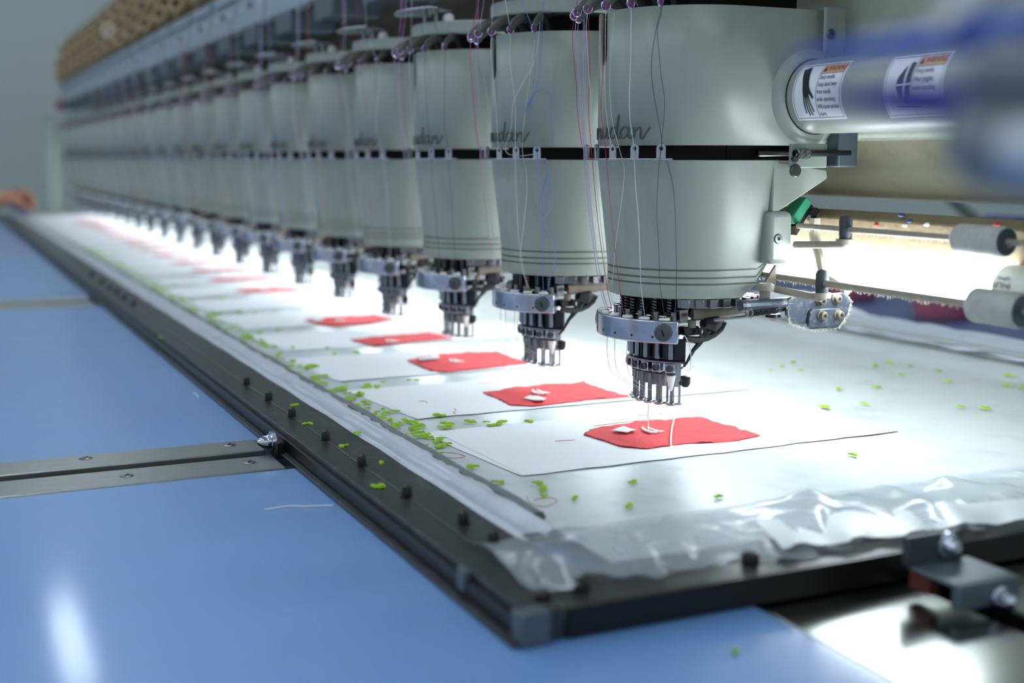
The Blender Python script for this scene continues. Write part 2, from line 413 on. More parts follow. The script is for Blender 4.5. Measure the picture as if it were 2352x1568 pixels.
# dark clamping bar along the left rail
cbr = MB()
cbr.tube([(-.205 + i * .05, -.2275 + .0012 * sin(i * 1.7), .0165 + .0006 * sin(i * .9)) for i in range(112)], .0062, 8, flat=((0, 0, 1), .8))
tag(cbr.build('clamping_bar', mat('bar_grey', (104, 110, 112), .5, var=.15, vscale=30)), 'dark grey clamping bar along the left edge of film', 'bar')
# tape strip lying on the inner part of the left rail
R_ = rng(3)
b = MB(); nn = 420
for i in range(nn + 1):
    t = i / nn; x = -.262 + 5.4 * t ** 1.5
    w = .004 * noise2(x * 14, 0, 1) + .0022 * noise2(x * 60, 1, 3)
    yin = -.2375 + w
    zs = [(-.2675 + .0006 * sin(x * 40), .0204), (-.258, .0209 + .0004 * sin(x * 50)), (-.2505 + .001 * sin(x * 19), .0206),
          (-.2485 + .001 * sin(x * 19), .0238 + .001 * sin(x * 33)), (-.243, .0262 + .0012 * sin(x * 27 + 1)), (yin, .0236 + .0012 * noise2(x * 30, 2))]
    for (y, z) in zs: b.v.append((x, y, z))
for i in range(nn):
    for j in range(5): b.f.append((i*6+j, (i+1)*6+j, (i+1)*6+j+1, i*6+j+1))
tag(b.build('film_tape', 'tape', smooth=60, solid=.0004), 'pale grey folded film strip taped along the left rail', 'film strip')
# opening at the tape end: its darkness put in as a black block
tag(MB().box((-.268, -.262, .0200), (-.250, -.240, .0212)).build('tape_end_opening', 'black', bevel=.0008), 'small black block standing in for the dark opening at the near end of taped film strip', 'dark opening')
# crumpled film over the front rail
b = MB(); R_ = rng(8)
cre = [(R_.uniform(-.30, .35), R_.uniform(-.9, .9), R_.uniform(.0012, .0060), R_.uniform(.009, .030)) for _ in range(36)]
def crum(u, v):
    y = -.305 + .72 * u; x = -.232 - .134 * v - .016 * noise2(y * 16, v, 4) * v - .008 * noise2(y * 55, 0, 1) * v
    z = .0148 + .0082 * min(1, v * 2.1)
    w = min(1, v * 2.5) * (1 - .25 * v)
    for (c, sl, h, s) in cre:
        d = (y - c - sl * (x + .30)) / s
        z += w * h * math.exp(-d * d)
    z += .0022 * w * noise2(y * 30, x * 40, 3)
    z -= .010 * max(0, v - .72) * 3.5 * (.4 + .6 * abs(sin(y * 23)))
    return (x, y, max(z, .0208) if x < -.322 else max(z, .0152))
b.grid(crum, 150, 34)
tag(b.build('crumpled_film', 'film', smooth=50), 'crumpled translucent plastic film draped over the front rail', 'plastic film')
# white flap of film, folded, right part of the front rail
b = MB()
A_, B_, C_, D_ = onZ(1735, 1195, .027), onZ(1795, 1258, .026), onZ(2420, 1185, .026), onZ(2420, 1140, .031)
def flap(u, v):
    p = A_.lerp(D_, u).lerp(B_.lerp(C_, u), v)
    p.z += .004 * math.exp(-((u - .35) / .08) ** 2) * (1 - v) + .003 * math.exp(-((u - .62) / .05) ** 2) + .0016 * sin(u * 30) * v
    p.x -= .004 * noise2(u * 9, v, 2) * v
    return p
b.grid(flap, 60, 10)
tag(b.build('film_flap', mat('white_flap', (222, 228, 230), .35, trans=.12, var=.05, vscale=30), smooth=60), 'bright white folded flap of film beside the front bracket', 'plastic film')

# back film edge, standing up in waves on the back rail
b = MB()
def bfilm(u, v):
    x = -.35 + 5.5 * u; y = .640 + .11 * v
    return (x, y, .0205 + .004 * v + .020 * max(0, sin(x * 9 + 1)) * v * v + .003 * noise2(x * 20, v * 5) + (.0 if v < .2 else .003))
b.grid(bfilm, 200, 8)
tag(b.build('back_film', 'tape', smooth=60), 'wavy film edge lifting off the pale back rail', 'plastic film')
tag(MB().box((-.36, .655, .021), (5.2, .668, .0265)).build('back_clamping_bar', 'backrail', bevel=.002), 'grey clamping bar holding film along the back rail', 'bar')

# ------------------------------------------------------------------ backing sheets and red patches
PP = .25
for k in range(21):
    R_ = rng(100 + k); j = lambda s: R_.uniform(-s, s)
    x0, x1, y0, y1 = PP*k - .076 + j(.006), PP*k + .112 + j(.005), -.182 + j(.005), .222 + j(.01)
    sk = j(.010)
    e = empty('backing_sheet', ((x0 + x1) / 2, (y0 + y1) / 2, .0145)); c0 = Vector(e.location)
    def lay(u, v, dz, sh, s=k):
        x = x0 + (x1 - x0) * u + sk * v; y = y0 + sh + (y1 - y0) * v
        edge = max(0, .12 - min(u, 1 - u)) / .12
        return Vector((x + .003 * noise2(v * 6, s, 1) * (1 if u in (0, 1) else 0) - c0.x, y - .006 * u - c0.y + (.012 * (1-u) if sh else 0),
                       .0137 + dz + .0004 * edge * edge * (.5 + .5 * sin(v * 9 + s)) + .00015 * noise2(u * 6, v * 8, s) - c0.z))
    MB().grid(lambda u, v: lay(u, v, 0, -.014), 14, 26).build('lower_layer', 'sheet', e, smooth=60)
    MB().grid(lambda u, v: lay(u, v, .0003, 0), 14, 26).build('upper_layer', 'sheet', e, smooth=60)
    tag(e, 'white backing sheet on the film below the %s head' % nth(k), 'backing sheet', 'white backing sheets')

P1 = [(1340,996),(1355,985),(1428,973),(1475,966),(1527,964),(1574,960),(1602,956),(1609,956),(1666,975),(1679,977),(1746,999),(1695,1010),(1647,1014),(1574,1017),(1484,1029),(1430,1025),(1390,1012)]
P2 = [(1108,900),(1183,889),(1234,883),(1310,878),(1342,876),(1384,891),(1448,910),(1358,916),(1227,932),(1173,929),(1145,915)]
P3 = [(936,828),(966,819),(1049,810),(1141,806),(1173,819),(1215,833),(1113,845),(1020,854),(988,850)]
P4 = [(805,780),(870,772),(985,764),(1010,768),(1042,777),(960,783),(865,793),(840,790)]
P5 = [(698,735),(760,728),(862,722),(907,730),(850,742),(765,748),(725,743)]
PX = {0: P1, 1: P2, 2: P3, 3: P4, 4: P5}
MOT = {0: (1497, 991), 1: (1240, 903), 2: (1047, 831), 3: (900, 785), 4: (782, 738)}
GEN = [(.016, -.070), (-.032, -.062), (-.040, -.030), (-.038, .062), (.018, .056), (.030, .010)]
SURF = .0152
for k in range(20):
    if k == 5: continue
    R_ = rng(300 + k)
    if k in PX: pts = [onZ(px, py, SURF) for (px, py) in PX[k]]
    else: pts = [Vector((PP*k + x + R_.uniform(-.008, .008), y + R_.uniform(-.006, .006), SURF)) for (x, y) in GEN]
    c = sum(pts, Vector()) / len(pts)
    e = empty('red_patch', c)
    # dense outline
    out = []
    for i, p in enumerate(pts):
        q = pts[(i + 1) % len(pts)]
        nseg = max(2, int((q - p).length / .007))
        for s in range(nseg):
            w = p.lerp(q, s / nseg)
            if s: w = w + Vector((R_.uniform(-.0004, .0004), R_.uniform(-.0004, .0004), 0))
            out.append(w - c)
    b = MB(); n = len(out); rings = [1, .97, .85, .68, .48, .25]
    for t in rings:
        for p in out:
            q = p * t; w = q + c
            b.v.append((q.x, q.y, .0010 * noise2(w.x * 60, w.y * 50, k) + .0006 * noise2(w.x * 130, w.y * 20, k) + (.0009 * noise2(w.x * 90, w.y * 110, 3) if t == 1 else 0)))
    b.v.append((0, 0, 0))
    for r in range(len(rings) - 1):
        for i in range(n): b.f.append((r*n+i, r*n+(i+1)%n, (r+1)*n+(i+1)%n, (r+1)*n+i))
    for i in range(n): b.f.append(((len(rings)-1)*n+i, (len(rings)-1)*n+(i+1)%n, len(b.v)-1))
    b.build('cloth', 'red', e, smooth=70, solid=.0006)
    mc = onZ(*MOT[k], SURF) - c if k in MOT else Vector((.0, -.005, 0))
    m_ = MB()
    m0 = onZ(1497, 991, SURF)
    for path, r in (([(1476, 985), (1479, 990), (1487, 994), (1500, 996.5), (1511, 996)], [.0012, .0021, .0021, .0018, .0008]),
                    ([(1488, 985), (1494, 989), (1503, 992), (1513, 994), (1525, 994)], [.0011, .0019, .0018, .0014, .0006]),
                    ([(1499, 990), (1508, 992), (1518, 996)], [.0009, .0014, .0008])):
        m_.tube(smooth_path([onZ(x, y, SURF) - m0 + Vector((mc.x, mc.y, .0018)) for (x, y) in path], 3), [r[min(int(i / 3), len(r) - 1)] for i in range(3 * (len(path) - 1) + 1)], 8, flat=((0, 0, 1), .6))
    mo = m_.build('embroidered_motif', 'white_thread', e); mo['label'] = 'white embroidered motif'
    tag(e, 'red cloth patch with small white stitching, %s to the camera' % ('nearest' if k == 0 else ORD[k if k < 5 else k - 1] + ' nearest'), 'cloth patch', 'red cloth patches')
def scrap(name, px, m, label, cat, z, th=.0005, lift=0.0):
    pts = [onZ(x, y, z) for (x, y) in px]; c = sum(pts, Vector()) / len(pts)
    b = MB(); b.prism([(p.x - c.x, p.y - c.y, lift * ((i % 3) - 1)) for i, p in enumerate(pts)], (0, 0, th))
    return tag(b.build(name, m, smooth=0, loc=c), label, cat)
scrap('paper_tag', [(1405,987),(1416,984),(1433,980),(1447,983),(1462,987),(1451,990),(1440,992),(1425,991)], 'sheet', 'small white paper tag lying on the nearest red patch', 'paper tag', SURF + .0025, lift=.0006)
scrap('paper_tag', [(1203,913),(1215,909),(1235,911),(1254,914),(1250,918),(1246,920),(1226,918)], 'sheet', 'small white paper tag lying on the second nearest red patch', 'paper tag', SURF + .0025, lift=.0006)
scrap('paper_tag', [(960,823),(985,818),(1008,815),(1009,822),(985,825),(964,827)], 'sheet', 'white paper tag on the far corner of third nearest red patch', 'paper tag', SURF + .0025, lift=.0004)
scrap('paper_tag', [(716,733),(738,731),(742,735),(722,738)], 'sheet', 'blurred white paper tag on the fifth nearest red patch', 'paper tag', SURF + .0025)

# ------------------------------------------------------------------ loose threads on the fabric
def thread(name, pts, r, m, label, cat='thread', group=None, n=5):
    b = MB(); b.tube(pts, r, n); return tag(b.build(name, m), label, cat, group)
M['red_thread'] = mat('red_thread', (196, 52, 58), .7)
RT = [([(1365,978),(1410,972),(1450,968),(1480,964),(1530,964),(1560,962)], 'red thread lying along the far edge of the nearest patch'),
      ([(1467,953),(1500,953),(1518,949),(1520,952),(1519,949),(1548,947),(1570,951),(1572,955),(1555,958),(1550,955),(1540,958)], 'tangled red thread behind the nearest red patch'),
      ([(1097,877),(1130,880),(1200,876),(1260,876)], 'long red thread between the second and third backing sheets'),
      ([(1275,1013),(1300,1011),(1320,1010)], 'short red thread left of the nearest red patch'),
      ([(1043,938),(1048,942),(1041,946),(1046,950)], 'tiny curled red thread on the second backing sheet'),
      ([(962,921),(975,921),(982,925)], 'short red thread at left on the second backing sheet'),
      ([(1003,1038),(1040,1040),(1068,1048),(1040,1052),(1010,1046)], 'looped red thread beside the taped film strip'),
      ([(1210,1140),(1218,1155),(1250,1163),(1280,1150),(1260,1142),(1225,1148)], 'blurred loop of red thread at the near left of film'),
      ([(945,1015),(975,1028),(955,1035),(985,1020)], 'crossed red thread under the second backing sheet corner')]
for px, lab in RT:
    thread('loose_thread', smooth_path([onZ(x, y, SURF + .001) for (x, y) in px], 4), .0003, 'red_thread', lab)
thread('loose_thread', smooth_path([onZ(1548, 963, SURF + .002), onZ(1543, 985, SURF + .0025), onZ(1541, 1005, SURF + .002), onZ(1541, 1022, SURF + .0015)], 4), .0008, 'white_thread', 'white thread lying across the nearest red patch')
thread('loose_thread', smooth_path([onZ(1490, 988, SURF + .003), onZ(1489, 975, SURF + .004) , onX(1488, 950, 0.03), onX(1490, 925, .0)], 6), .0004, 'white_thread', 'white thread rising from the nearest motif to the needle')
thread('loose_thread', smooth_path([onZ(608, 1170, .001), onZ(660, 1162, .001), onZ(700, 1162, .001), onZ(765, 1160, .001)], 4), .0006, 'white_thread', 'pale thread lying on the blue table by the frame')
thread('loose_thread', smooth_path([onZ(445, 902, .001), onZ(452, 906, .001), onZ(455, 912, .001)], 4), .0006, 'white_thread', 'tiny pale thread on the blue table beyond the strips')

# ------------------------------------------------------------------ green lint scraps
R_ = rng(77); VAR = []
for v in range(10):
    b = MB(); n = 14; a = R_.uniform(.5, .75)
    o1 = []
    for i in range(n):
        t = 2*pi*i/n; r = 1 + .35*sin(2*t + v) + .3*sin(3*t + v*2.3) + R_.uniform(-.18, .18)
        o1.append((r*cos(t), r*a*sin(t)))
    h = [R_.uniform(.1, .5) for _ in range(n)]
    b.v = [(x, y, h[i]*.3) for i, (x, y) in enumerate(o1)] + [(x*.8, y*.8, .35 + h[i]) for i, (x, y) in enumerate(o1)] + [(0, 0, .5)]
    b.f = [(i, (i+1)%n, n+(i+1)%n, n+i) for i in range(n)] + [(n+i, n+(i+1)%n, 2*n) for i in range(n)] + [tuple(range(n-1, -1, -1))]
    VAR.append(b.mesh('lint', 'green', 60))
def lint(p, s, rz, label, group, i):
    o = bpy.data.objects.new('lint_scrap', VAR[i % 10]); COL.objects.link(o)
    o.location = p; o.scale = (s, s, s * .55); o.rotation_euler.z = rz
    return tag(o, label, 'lint scrap', group)
i = 0
for (px, py, lab) in [(675, 931, 'green lint scrap on the black rail by the third bolt'), (707, 974, 'green lint scrap on the black rail above the fourth bolt'),
                      (787, 1025, 'small green lint scrap on the black rail beside a pale bubble'), (876, 1063, 'green lint scrap on the black rail right of fifth bolt'),
                      (870, 1119, 'largest green lint scrap on the black rail, nearest one'), (818, 996, 'green lint scrap on the taped film strip')]:
    p = onZ(px, py, .0222 if px == 818 else .0198); lint(p, .0046 if px != 870 else .0062, px * .7, lab, None, i); i += 1
p = onZ(1688, 1497, .0006); lint(p, .0042, 1.0, 'blurred green lint scrap on the blue table in the foreground', None, 3)
p = onZ(368, 775, .0198); lint(p, .0042, 1.0, 'small green lint scrap on the far black rail', None, 4)
NEARL = [(1250,1138),(1320,1143),(1248,1124),(1456,1107),(1650,1140),(1960,1045),(1446,1161),(1140,1107),(1083,1073),(1150,1108),(1237,1110),(1010,1024),(960,1003),(975,1002),(900,945),(945,985),(930,965),(880,940),(1125,978),(1217,968)]
for (px, py) in NEARL:
    lint(onZ(px, py, .0148), .0042 + (px % 5) * .0005, px, 'green lint scrap on the near left part of the film', 'green scraps on the near left of the film', i); i += 1
RIGHT = [(2008,840),(2042,833),(2090,841),(2070,860),(2155,851),(2176,876),(2318,863),(2312,885),(2345,890),(1926,893),(2012,889),(1985,927),(2205,935),(2262,938),(1894,935),(1820,832),(1795,842),(1770,850),(1840,850),(2338,1158)]
for (px, py) in RIGHT:
    lint(onZ(px, py, .0152), .0044 + (px % 5) * .0005, px, 'green lint scrap on the grey film right of the nearest head', 'green scraps on the right of the film', i); i += 1
for n in range(225):
    t = R_.random(); x = .02 + 2.9 * t ** 1.35; y = R_.uniform(-.219, -.185) if R_.random() < .72 else R_.uniform(-.2, -.09)
    if y > -.185: x = PP * round(x / PP) + .125 + R_.uniform(-.016, .016) + (.06 if R_.random() < .1 else 0)
    lint((x, y, .0150), R_.uniform(.0030, .0068), R_.uniform(0, 6), 'green lint scrap in the drift beside the taped film strip', 'green scraps drifted along the film edge', i); i += 1
# ------------------------------------------------------------------ embroidery heads (design: -Y is the front, angles from -Y toward -X)
AX, AY = .023, .040
def fuzz(pts, n, length, r, name, label, parent, seed, down=True, spread=1.0):
    R_ = rng(seed); b = MB()
    for _ in range(n):
        t = R_.random() * (len(pts) - 1); k = int(t); p = Vector(pts[k]).lerp(Vector(pts[k+1]), t - k)
        d = Vector((R_.uniform(-1, 1)*spread, R_.uniform(-1, 1)*.6*spread, R_.uniform(-1, .2) if down else R_.uniform(-.2, 1))).normalized()
        L = length * R_.uniform(.3, 1)
        d2 = (d + Vector((R_.uniform(-.8, .8), R_.uniform(-.8, .8), R_.uniform(-.8, .8)))).normalized()
        b.tube([p, p + d*L*.5, p + d*L*.5 + d2*L*.5], r, 3)
    o = b.build(name, 'lint', parent, smooth=0); o['kind'] = 'stuff'
    return o
ANG = [-44, -29.3, -14.7, 0, 14.7, 29.3, 44]
def pol(r, a, z): a = rad(a); return Vector((-r*sin(a), -r*cos(a), z))
def ucurve(R, L, extra=()):
    """outline of a U in plan: list of (x, y) from +X back to -X back"""
    an = sorted(set([-90 + 180*i/36 for i in range(37)] + list(extra)))
    pts = [(R, L), (R, L*.66), (R, L*.33)] + [(-R*sin(rad(a)), -R*cos(rad(a))) for a in an] + [(-R, L*.33), (-R, L*.66), (-R, L)]
    return pts, [None]*3 + an + [None]*3
def stroke_letters():
    a = [(.7,.85),(.35,1),(.05,.6),(.1,.1),(.45,.05),(.7,.5),(.75,.95),(.7,.3),(.85,.0),(1.05,.15)]
    return [[(-.05,.1),(.35,1.9),(.45,2.0),(.4,1.6),(.2,.1),(.5,0),(.75,.3),(.7,.8),(.45,.9)], a,
            [(0,.1),(.2,.95),(.35,.75),(.6,.95),(.7,.8),(.65,.3),(.8,0),(1.05,.3)],
            [(.05,.95),(.05,.3),(.25,0),(.55,.3),(.7,.95),(.68,.3),(.85,0),(1.05,.2)],
            [(.7,.8),(.35,1),(.05,.6),(.1,.1),(.45,.05),(.7,.6),(.95,2.1),(.85,1.2),(.75,.3),(.9,0),(1.1,.15)], a,
            [(.05,.95),(.12,.5),(.05,.02),(.2,.65),(.5,.95),(.58,.7),(.55,.05),(.75,.0),(1.0,.5),(1.25,.95)]]
def make_head():
    h = empty('embroidery_head', (AX, AY, 0))
    # upper cover with the take-up slot
    sl0, sl1 = -17.0, -4.0; ext = [sl0 + (sl1-sl0)*i/8 for i in range(9)]
    pts, an = ucurve(.085, .088, ext); n = len(pts); b = MB()
    for i, (x, y) in enumerate(pts):
        a = an[i]; zs = .361
        if a is not None and sl0 - .01 <= a <= sl1 + .01:
            t = (a - (sl0+sl1)/2) / ((sl1-sl0)/2); zs = .361 + .0095*(1 - math.sqrt(max(0, 1 - t*t)))
        b.v += [(x, y, .288), (x, y, zs), (x, y, .409)]
    for i in range(n - 1):
        b.f.append((3*i, 3*i+3, 3*i+4, 3*i+1))
        m = None if an[i] is None or an[i+1] is None else (an[i]+an[i+1])/2
        if m is None or not sl0 < m < sl1: b.f.append((3*i+1, 3*i+4, 3*i+5, 3*i+2))
    b.build('upper_cover', 'paint', h, smooth=40, solid=.0032)
    MB().sector(.0, .0795, -89, 89, .290, .404, 24).box((-.079, 0, .290), (.079, .086, .404)).build('inner_block', 'void', h)
    # engraved script on the upper cover
    w = MB(); a_end = 33.0
    for i, st in enumerate(stroke_letters()):
        path = smooth_path([(x, y, 0) for x, y in st], 4); q = []
        for p in path:
            s = (i - 7) * .0158 + p.x * .0146; ang = a_end + math.degrees(s / .0855)
            q.append(pol(.0853, ang, .2945 + p.y * .0100))
        w.tube(q, .00085, 5)
    s_ = w.build('script_lettering', 'engrave', h); s_['label'] = 'dark engraved script lettering'
    # lower cover with three grooves
    rows = [(.1490, .0705), (.1500, .0735), (.1530, .0745)]; grooves = []
    for g in (.1632, .1690, .1760): rows += [(g - .0009, .0745), (g - .0006, .0736), (g + .0006, .0736), (g + .0009, .0746)]
    rows += [(.180 + .0945*i/6, .0747 + .0103*i/6) for i in range(7)] + [(.2750, .0845)]
    b = MB(); nr = len(rows)
    base, _ = ucurve(1.0, 1.0); n = len(base)
    for (ux, uy) in base:
        for (z, r) in rows:
            y = uy * (r if uy <= 0 else .044); z2 = z
            if uy > 0: z2 = max(z, min(.184, .149 + max(0, y - .022) * 1.7))
            b.v.append((ux * r, y, z2))
    for i in range(n - 1):
        for j in range(nr - 1): b.f.append((i*nr+j, (i+1)*nr+j, (i+1)*nr+j+1, i*nr+j+1))
    b.build('lower_cover', 'paint', h, smooth=30, solid=.0028)
    for g in (.1632, .1690, .1760):
        pts2, _ = ucurve(.0740, .036); q = [(x, y, g) for x, y in pts2]
        MB().tube(q, .00055, 4).build('groove', 'groove', h)
    MB().sector(0, .0735, -89, 89, .1535, .272, 20).box((-.073, 0, .170), (.073, .038, .272)).build('turret_core', 'void', h)
    MB().prism([(-.0848, .038, .2745), (-.0848, .098, .2660), (-.0848, .099, .2580), (-.0848, .045, .2285), (-.0848, .038, .2285)], (.013, 0, 0)).build('side_wing', 'paint', h, bevel=.0012)
    sb = MB().box((-.0885, .033, .1805), (-.058, .059, .2285)).build('side_boss', 'paint', h, bevel=.005)
    sc = MB().lathe((-.0886, .0425, .204), (-1, 0, 0), [(-.002, .0046), (.0004, .0046), (.0012, .004), (.0013, .0021)], 14).build('screw', 'screw', sb)
    MB().cyl((-.0895, .0425, .204), (-.0902, .0425, .204), .0017, n=6).build('hex_socket', 'void', sc)
    bp = MB().box((-.0865, .088, .290), (-.05, .114, .413)).build('back_plate', 'paint', h, bevel=.003)
    sc = MB().lathe((-.0866, .096, .388), (-1, 0, 0), [(-.002, .0048), (.0004, .0048), (.0012, .004), (.0013, .0021)], 14).build('screw', 'screw', bp)
    MB().cyl((-.0875, .096, .388), (-.0882, .096, .388), .0017, n=6).build('hex_socket', 'void', sc)
    # gap between covers: near-black core paints in its shade, shaft in front
    MB().sector(.0, .066, -89, 89, .2745, .2885, 16).box((-.066, 0, .2745), (.066, .10, .2885)).build('gap_core', 'void', h)
    MB().cyl((-.070, .030, .281), (-.070, .085, .2815), .0028, n=8).build('gap_shaft', 'steel', h)
    # thread comb in front of the gap
    cm = MB().sector(.0935, .099, -50, 50, .2748, .2766, 30).build('thread_comb', 'tab', h, bevel=.0005)
    hw = .0042; outl = [(-hw, 0), (-hw, .0045), (-hw, .0088)] + [(hw*cos(rad(180-20*i)), .0090 + hw*sin(rad(180-20*i))) for i in range(1, 9)] + [(hw, .0088), (hw, .0045), (hw, 0), (0, 0)]
    m_ = len(outl)
    inn = []
    for (x, y) in outl:
        d = math.atan2(y - .0088, x); inn.append((.0019*cos(d), .0088 + .0019*sin(d)))
    for a in ANG:
        R3 = Matrix.Rotation(-rad(a), 3, 'Z'); f = lambda p: R3 @ Vector((p[0], -.0985, .2762 + p[1]))
        MB().holed([f(p) for p in outl], [f(p) for p in inn], R3 @ Vector((0, .0012, 0))).build('comb_tab', 'tab', cm)
    # lid, neck, guide plate
    pts3, _ = ucurve(.086, .110)
    MB().prism([(x, y, .428) for x, y in pts3], (0, 0, .016)).build('lid', 'paint', h, bevel=.002)
    MB().box((-.045, -.030, .404), (.045, .088, .429)).build('neck', 'void', h)
    gp_ = MB().sector(.062, .109, -34, 34, .4575, .4592, 16).build('guide_plate', 'chrome', h, bevel=.0005)
    MB().cyl((-.02, -.066, .443), (-.02, -.066, .458), .003, n=8).cyl((.02, -.066, .443), (.02, -.066, .458), .003, n=8).build('guide_post', 'steel', gp_)
    MB().lathe((-.035, -.056, .443), (0, 0, 1), [(0, .006), (.005, .0075), (.010, .006), (.012, .002)], 12).build('knob', 'white_ceramic', h)
    # take-up levers with purple eyelets
    for a in ANG:
        ps = smooth_path([pol(.058, a, .408), pol(.070, a, .4215), pol(.086, a, .4235), pol(.100, a, .4180), pol(.1075, a, .4105)], 4)
        lv = MB().tube(ps, .0050, 8, flat=(pol(1, a + 90, 0), .42)).build('take_up_lever', 'lever', h)
        t_ = (pol(.1078, a, .4085) - pol(.100, a, .4155)).normalized()
        MB().torus(pol(.1083, a, .4098), pol(1, a + 70, 0), .0026, .0013, 14, 6).build('eyelet', 'purple', lv)
        MB().torus(pol(.1083, a, .4098), pol(1, a + 70, 0), .0042, .0006, 14, 5).build('eyelet_rim', 'chrome', lv)
    # chrome thread ring
    rg = MB().sector(.055, .0846, -54, 54, .1095, .1308, 40).build('thread_ring', 'ring_chrome', h, bevel=.0014)
    for a in ANG:
        MB().lathe(pol(.0765, a, .1306), (0, 0, 1), [(0, .0050), (.0012, .0050), (.0018, .0042), (.0018, .0016)], 14).build('ceramic_button', 'white_ceramic', rg)
        MB().cyl(pol(.0835, a - 6, .1155), pol(.0849, a - 6, .1155), .0011, n=8).build('pin_hole', 'void', rg)
    for a in (45, -45):
        sc = MB().lathe(pol(.0838, a, .1200), pol(1, a, 0), [(0, .0084), (.0026, .0084), (.0034, .0074), (.0036, .004)], 20).build('clamp_screw', 'screw', rg)
        d = pol(1, a + 90, 0)
        MB().tube([pol(.0876, a, .1230) + d*-.0012, pol(.0876, a, .1170) + d*.0012], .0008, 4).build('slot', 'void', sc)
    # springs and needle bars
    for a in ANG:
        c = pol(.0575, a, 0)
        MB().tube([c + Vector((.0042*cos(t*.9), .0042*sin(t*.9), .1305 + .0225*t/56)) for t in range(57)], .0008, 4).build('spring', 'dark_steel', h)
        MB().cyl(pol(.0575, a, .1300), pol(.0575, a, .1540), .0027, n=8).build('needle_bar', 'steel', h)
        MB().lathe(pol(.0655, a + 5, .1306), (0, 0, 1), [(0, .003), (.006, .003), (.0064, .0024)], 10).build('cap_screw', 'steel', h)
    MB().sector(.0, .050, -75, 75, .1308, .1545, 14).build('turret_drum', 'void', h)
    # needle case below the ring
    MB().sector(.022, .0475, -60, 60, .0885, .1096, 18).build('needle_case', 'dark_steel', h, bevel=.0008)
    for a in ANG:
        MB().cyl(pol(.0515, a, .0905), pol(.0515, a, .1096), .0026, n=10).build('case_stem', 'foot_steel', h)
        MB().lathe(pol(.066, a, .1097), (0, 0, -1), [(0, .0038), (.0028, .0034), (.0034, .002)], 10).build('bottom_screw', 'dark_steel', h)
    MB().sector(.020, .0555, -62, 62, .0870, .0888, 24).build('guide_strip', 'foot_steel', h, bevel=.0004)
    for a in ANG:
        R3 = Matrix.Rotation(-rad(a), 3, 'Z'); r0 = -.0475
        f = lambda x, y, z: R3 @ Vector((x, y, z))
        cl = MB().box((-.0046, r0 - .0062, .0778), (.0046, r0 + .0035, .0866), R3).build('needle_clamp', 'chrome', h, bevel=.0006)
        MB().lathe(f(0, r0 - .0062, .0822), f(0, -1, 0), [(0, .0034), (.0018, .0034), (.0020, .0026), (.0010, .0022), (.0010, .0012)], 14).build('screw', 'screw', cl)
        MB().cyl(f(0, r0, .066), f(0, r0, .079), .0019, n=8).cyl(f(0, r0, .0475), f(0, r0, .066), .0009, n=6).build('needle', 'steel', h)
        MB().lathe(f(0, r0, .0755), (0, 0, 1), [(0, .0042), (.0008, .0042)], 12).build('needle_collar', 'dark_steel', h)
        ft = MB()
        pn = pol(.0475, a, 0); D_ = Vector((-.20, .98, 0)); X_ = Vector((.98, .20, 0)); RF = Matrix(((X_.x, D_.x, 0), (X_.y, D_.y, 0), (0, 0, 1)))
        ft.box((.0010, .0016, .0630), (.0022, .0104, .0872), RF, pn)
        ft.box((.0010, .0016, .0475), (.0022, .0040, .0632), RF, pn).box((.0010, .0082, .0480), (.0022, .0104, .0632), RF, pn)
        ft.torus(pn + Vector((0, 0, .0474)), (0, 0, 1), .0034, .0013, 14, 6)
        ft.box((-.0022, .0024, .0464), (.0022, .0100, .0484), RF, pn)
        ft.build('presser_foot', 'foot_steel', h, bevel=.0003)
    sv = MB().lathe(pol(.0475, 44, .0600), (0, 0, 1), [(0, .0014), (.004, .0024), (.013, .0044), (.0145, .0044)], 12).build('white_sleeve', 'white_ceramic', h)
    # mechanism on the -X side: index rack, levers, picker hook, sensor
    rk = MB().sector(.052, .0665, 52, 138, .1405, .1500, 18).build('index_rack', 'steel', h, bevel=.0006)
    for i in range(8):
        a = 58 + i*10.5
        MB().sector(.0665, .0735, a - 3, a + 3, .1412, .1492, 2).build('rack_tooth', 'steel', rk, bevel=.0005)
    hc = Vector((AX, AY, 0))
    q = lambda px, py, x=-.032: onX(px, py, x) - hc
    MB().prism([q(1562, 712), q(1582, 710), q(1580, 741), q(1562, 743)], (.010, 0, 0)).build('lever_post', 'steel', h, bevel=.0006)
    MB().tube([q(1590, 722), q(1650, 716), q(1720, 706)], [.0062, .0060, .0055], 8, flat=((1, 0, 0), .5)).build('lever_arm', 'brass', h)
    MB().cyl(q(1587, 724, -.040), q(1587, 724, -.036), .0022, n=10).build('lever_pin', 'void', h)
    MB().cyl(q(1589, 735), q(1589, 752), .0038, n=10).build('pivot_stud', 'brass', h)
    MB().prism([q(1572, 752), q(1605, 748), q(1612, 768), q(1574, 772)], (.012, 0, 0)).build('picker_block', 'black', h, bevel=.001)
    MB().torus(q(1613, 761, -.036), (1, -.4, 0), .0038, .0016, 14, 6).build('picker_eye', 'dark_steel', h)
    MB().tube([q(1572, 778), q(1600, 781), q(1625, 776), q(1640, 768), q(1655, 755), q(1664, 740), q(1655, 738)], [.003, .0034, .0032, .0032, .0032, .0028, .002], 8).build('picker_loop', 'black', h)
    MB().tube([q(1628, 758), q(1618, 772), q(1605, 790), q(1592, 805), q(1580, 828), q(1570, 842), q(1564, 846)], [.0032, .003, .0026, .002, .0014, .0011, .0007], 8).build('picker_hook', 'dark_steel', h)
    MB().tube([q(1573, 841), q(1575, 838), q(1571, 836)], .0009, 5).build('hook_barb', 'dark_steel', h)
    MB().tube([q(1615, 742), q(1635, 745), q(1650, 737)], [.006, .0085, .006], 8).build('lever_knuckle', 'black', h)
